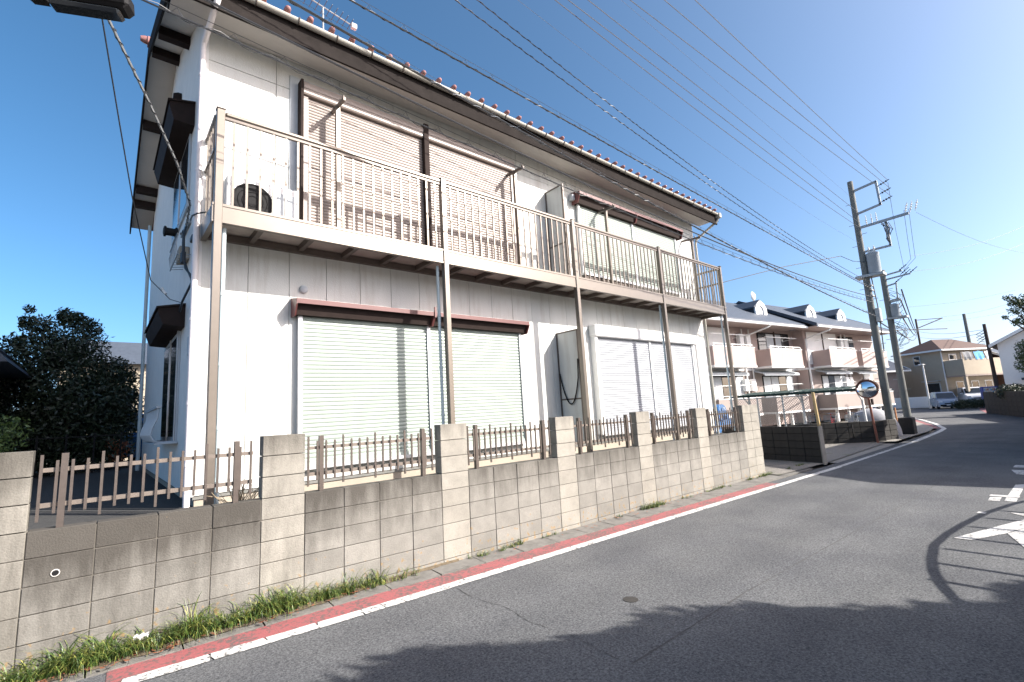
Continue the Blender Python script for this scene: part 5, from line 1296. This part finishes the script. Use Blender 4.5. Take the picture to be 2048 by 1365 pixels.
# vending machines
def vending(label, loc, rot, body, panel):
    t = thing('vending_machine', label, 'vending machine', loc, rot, 'drink vending machines by the wooden pole')
    b = MB(); b.cbox(-.55,.55,-.38,.38,0,1.9,.03); obj('cabinet', b, body, t)
    b = MB(); b.box(-.48,.48,-.40,-.381,.95,1.8); w_ = obj('display_window', b, panel, t)
    for r in range(3):
        for k in range(8):
            b = MB(); x = -.42+.115*k; b.tube([(x,-.415,1.02+.26*r),(x,-.415,1.19+.26*r)], .035, 6); obj('drink_can', b, ('red_paint','insul','cloth_blue','yellow')[(k+r) % 4], w_)
        b = MB(); b.box(-.47,.47,-.42,-.401,.985+.26*r,1.01+.26*r); obj('shelf', b, 'frame_grey', w_)
    b = MB(); b.box(.1,.45,-.40,-.381,.2,.5); obj('take_out_flap', b, 'rust', t); b = MB(); b.box(.25,.45,-.40,-.381,.6,.85); obj('coin_panel', b, 'frame_grey', t)
vending('white fronted blue vending machine just left of the wooden pole', (62.25,1.25,G0), R(-70), 'vend_blue', 'vend_white')
vending('blue vending machine just right of the wooden pole', (62.9,.25,G0), R(-70), 'vend_blue', 'vend_blue')
# hedge and right wall, tree with overhanging branches
b = MB(); t = thing('clipped_hedge', 'low dark clipped hedge in front of the parked white minivan', 'hedge', (58.3,2.3,G0))
cl = [(.45*k-1.0,-.42*k*.75+.6,.45,.5) for k in range(6)]
obj('foliage', fast_mesh('foliage', leaf_cloud(cl,4500,.07), 'leaf_dark'), None, t)
block_run('boundary_wall', 'shade-darkened brown block wall along the right side of the bend', (46.5,.0), (33,-4.2), G0, 5, .9, .3, .2, 'darkwall')
cl = [(0,0,3.4,.9),(-.5,.5,3.0,.7),(.3,-.3,4.1,.8),(-.2,.3,4.2,.7),(.8,-.8,3.6,.9),(-.6,.4,3.6,.6),(.5,-.4,2.7,.7)]
tree('pine_tree', 'small dark garden tree in front of the pale house at the right edge', (44.2,-3.0,.0), 3.0, .13, [(x*.85,y*.85,z,r*.85) for x,y,z,r in cl], 6000, .075, 'leaf_mid')
cl = [(-.3,.45,7.4,.30),(.1,.2,7.1,.4),(-.1,.35,6.5,.33),(-.6,.75,6.15,.2),(-.15,.3,5.8,.33),(.6,-.4,7.0,.8),(.6,-.5,6.0,.8),(1.5,-1.4,6.5,1.3)]
tree('roadside_tree', 'tree at the right edge whose leafy branch tips hang into the sky', (44.6,-3.9,.0), 6.4, .18, [(x-1.0,y+1.0,z,r) for x,y,z,r in cl], 5200, .085, 'leaf_mid', limbs=8)
cl = [(.6*k,-.1*k,.4,.55) for k in range(5)]
t = thing('dark_hedge', 'dark hedge on top of the right boundary wall', 'hedge', (42,-1.6,1.0)); obj('foliage', fast_mesh('foliage', leaf_cloud(cl,3500,.07), 'leaf_dark'), None, t)

# ------------------------------------------------------------------ what stands across the road, outside the frame, and throws the shade
house('corner_house', 'two storey house across the road outside the frame', (17.7,-16.5,0), R(0), 7.0, 10.0, 5.6, 1.6, 'cream', 'slate', [('f',1,1,3,3)])
house('corner_house', 'second two storey house across the road outside the frame', (27.5,-15.5,0), R(0), 9.0, 9.0, 5.6, 1.6, 'taupe', 'slate', [('f',1,1,3,3)])
# crowns of the row of street trees across the road (their shade reaches the middle of the lane)
edge = [(-2.5,-.9),(-.4,-1.0),(.2,-1.55),(.6,-1.6),(1.2,-2.2),(2.1,-2.6),(2.8,-2.85),(3.3,-3.3),(3.9,-4.1),(4.6,-4.5),(6,-4.95),(10,-5.2)]
def edge_y(x):
    for (x0,y0),(x1,y1) in zip(edge, edge[1:]):
        if x0 <= x <= x1: return y0+(y1-y0)*(x-x0)/(x1-x0)
    return edge[0][1] if x < edge[0][0] else edge[-1][1]
random.seed(21); groups = {}
x = -2.6
while x < 9.6:
    y = edge_y(x)-.52
    while y > -7.4:
        h = random.uniform(3.3,4.9); r = random.uniform(.42,.62); sx, sy_ = x+random.gauss(0,.10), y-abs(random.gauss(0,.10))
        cx, cy_ = sx+.868*h, sy_-1.248*h
        if cy_ < -6.5: groups.setdefault(min(3, max(0, int((x+2.6)/3.05))), []).append((cx, cy_, h-.07, r))
        y -= random.uniform(.62,.85)
    x += .55
for i, la in enumerate(('leafy street tree behind the camera, the nearest','second leafy street tree in the row across the road','third leafy street tree in the row across the road','fourth leafy street tree in the row across the road')):
    g_ = groups[i]; mx_ = sum(c[0] for c in g_)/len(g_); my_ = sum(c[1] for c in g_)/len(g_)
    tree('street_tree', la, (mx_,my_,0), 3.4, .12, [(a-mx_,b_-my_,z,r) for a,b_,z,r in g_], 26000, .125, 'leaf_mid', 'street trees across the road', limbs=9)
random.seed(5)
t = thing('slatted_shadow_caster', 'slatted steel canopy with curved edge outside the frame, added to cast the arc shadow', 'lattice', (0,0,1.23))  # unseen, form made up so its edge and bars throw the arc shadow
sh = lambda x, y, h=1.3: (x+.868*h, y-1.248*h, 0)
b = MB(); arc = [(9.9,-4.32),(9.4,-4.16),(8.47,-3.97),(7.58,-3.86),(6.85,-3.80),(6.24,-3.79),(5.62,-3.87),(5.21,-3.95),(4.78,-4.08),(4.44,-4.22),(4.3,-4.6)]
b.tube([sh(x,y) for x,y in arc], .03, 8); obj('edge_tube', b, 'steel', t)
for x in (8.8,8.15,7.48,6.78,6.14,5.5,4.9):
    y0 = -3.9-(abs(x-6.4)/2.6)**2*.25; b = MB(); b.tube([sh(x,y0),sh(x+.03,-6.3)], .028, 6); obj('slat', b, 'steel', t)
b = MB(); 
for x in (4.6,9.0): b.tube([sh(x,-5.4),(sh(x,-5.4)[0],sh(x,-5.4)[1],-1.35)], .04, 8)
obj('post', b, 'steel', t)
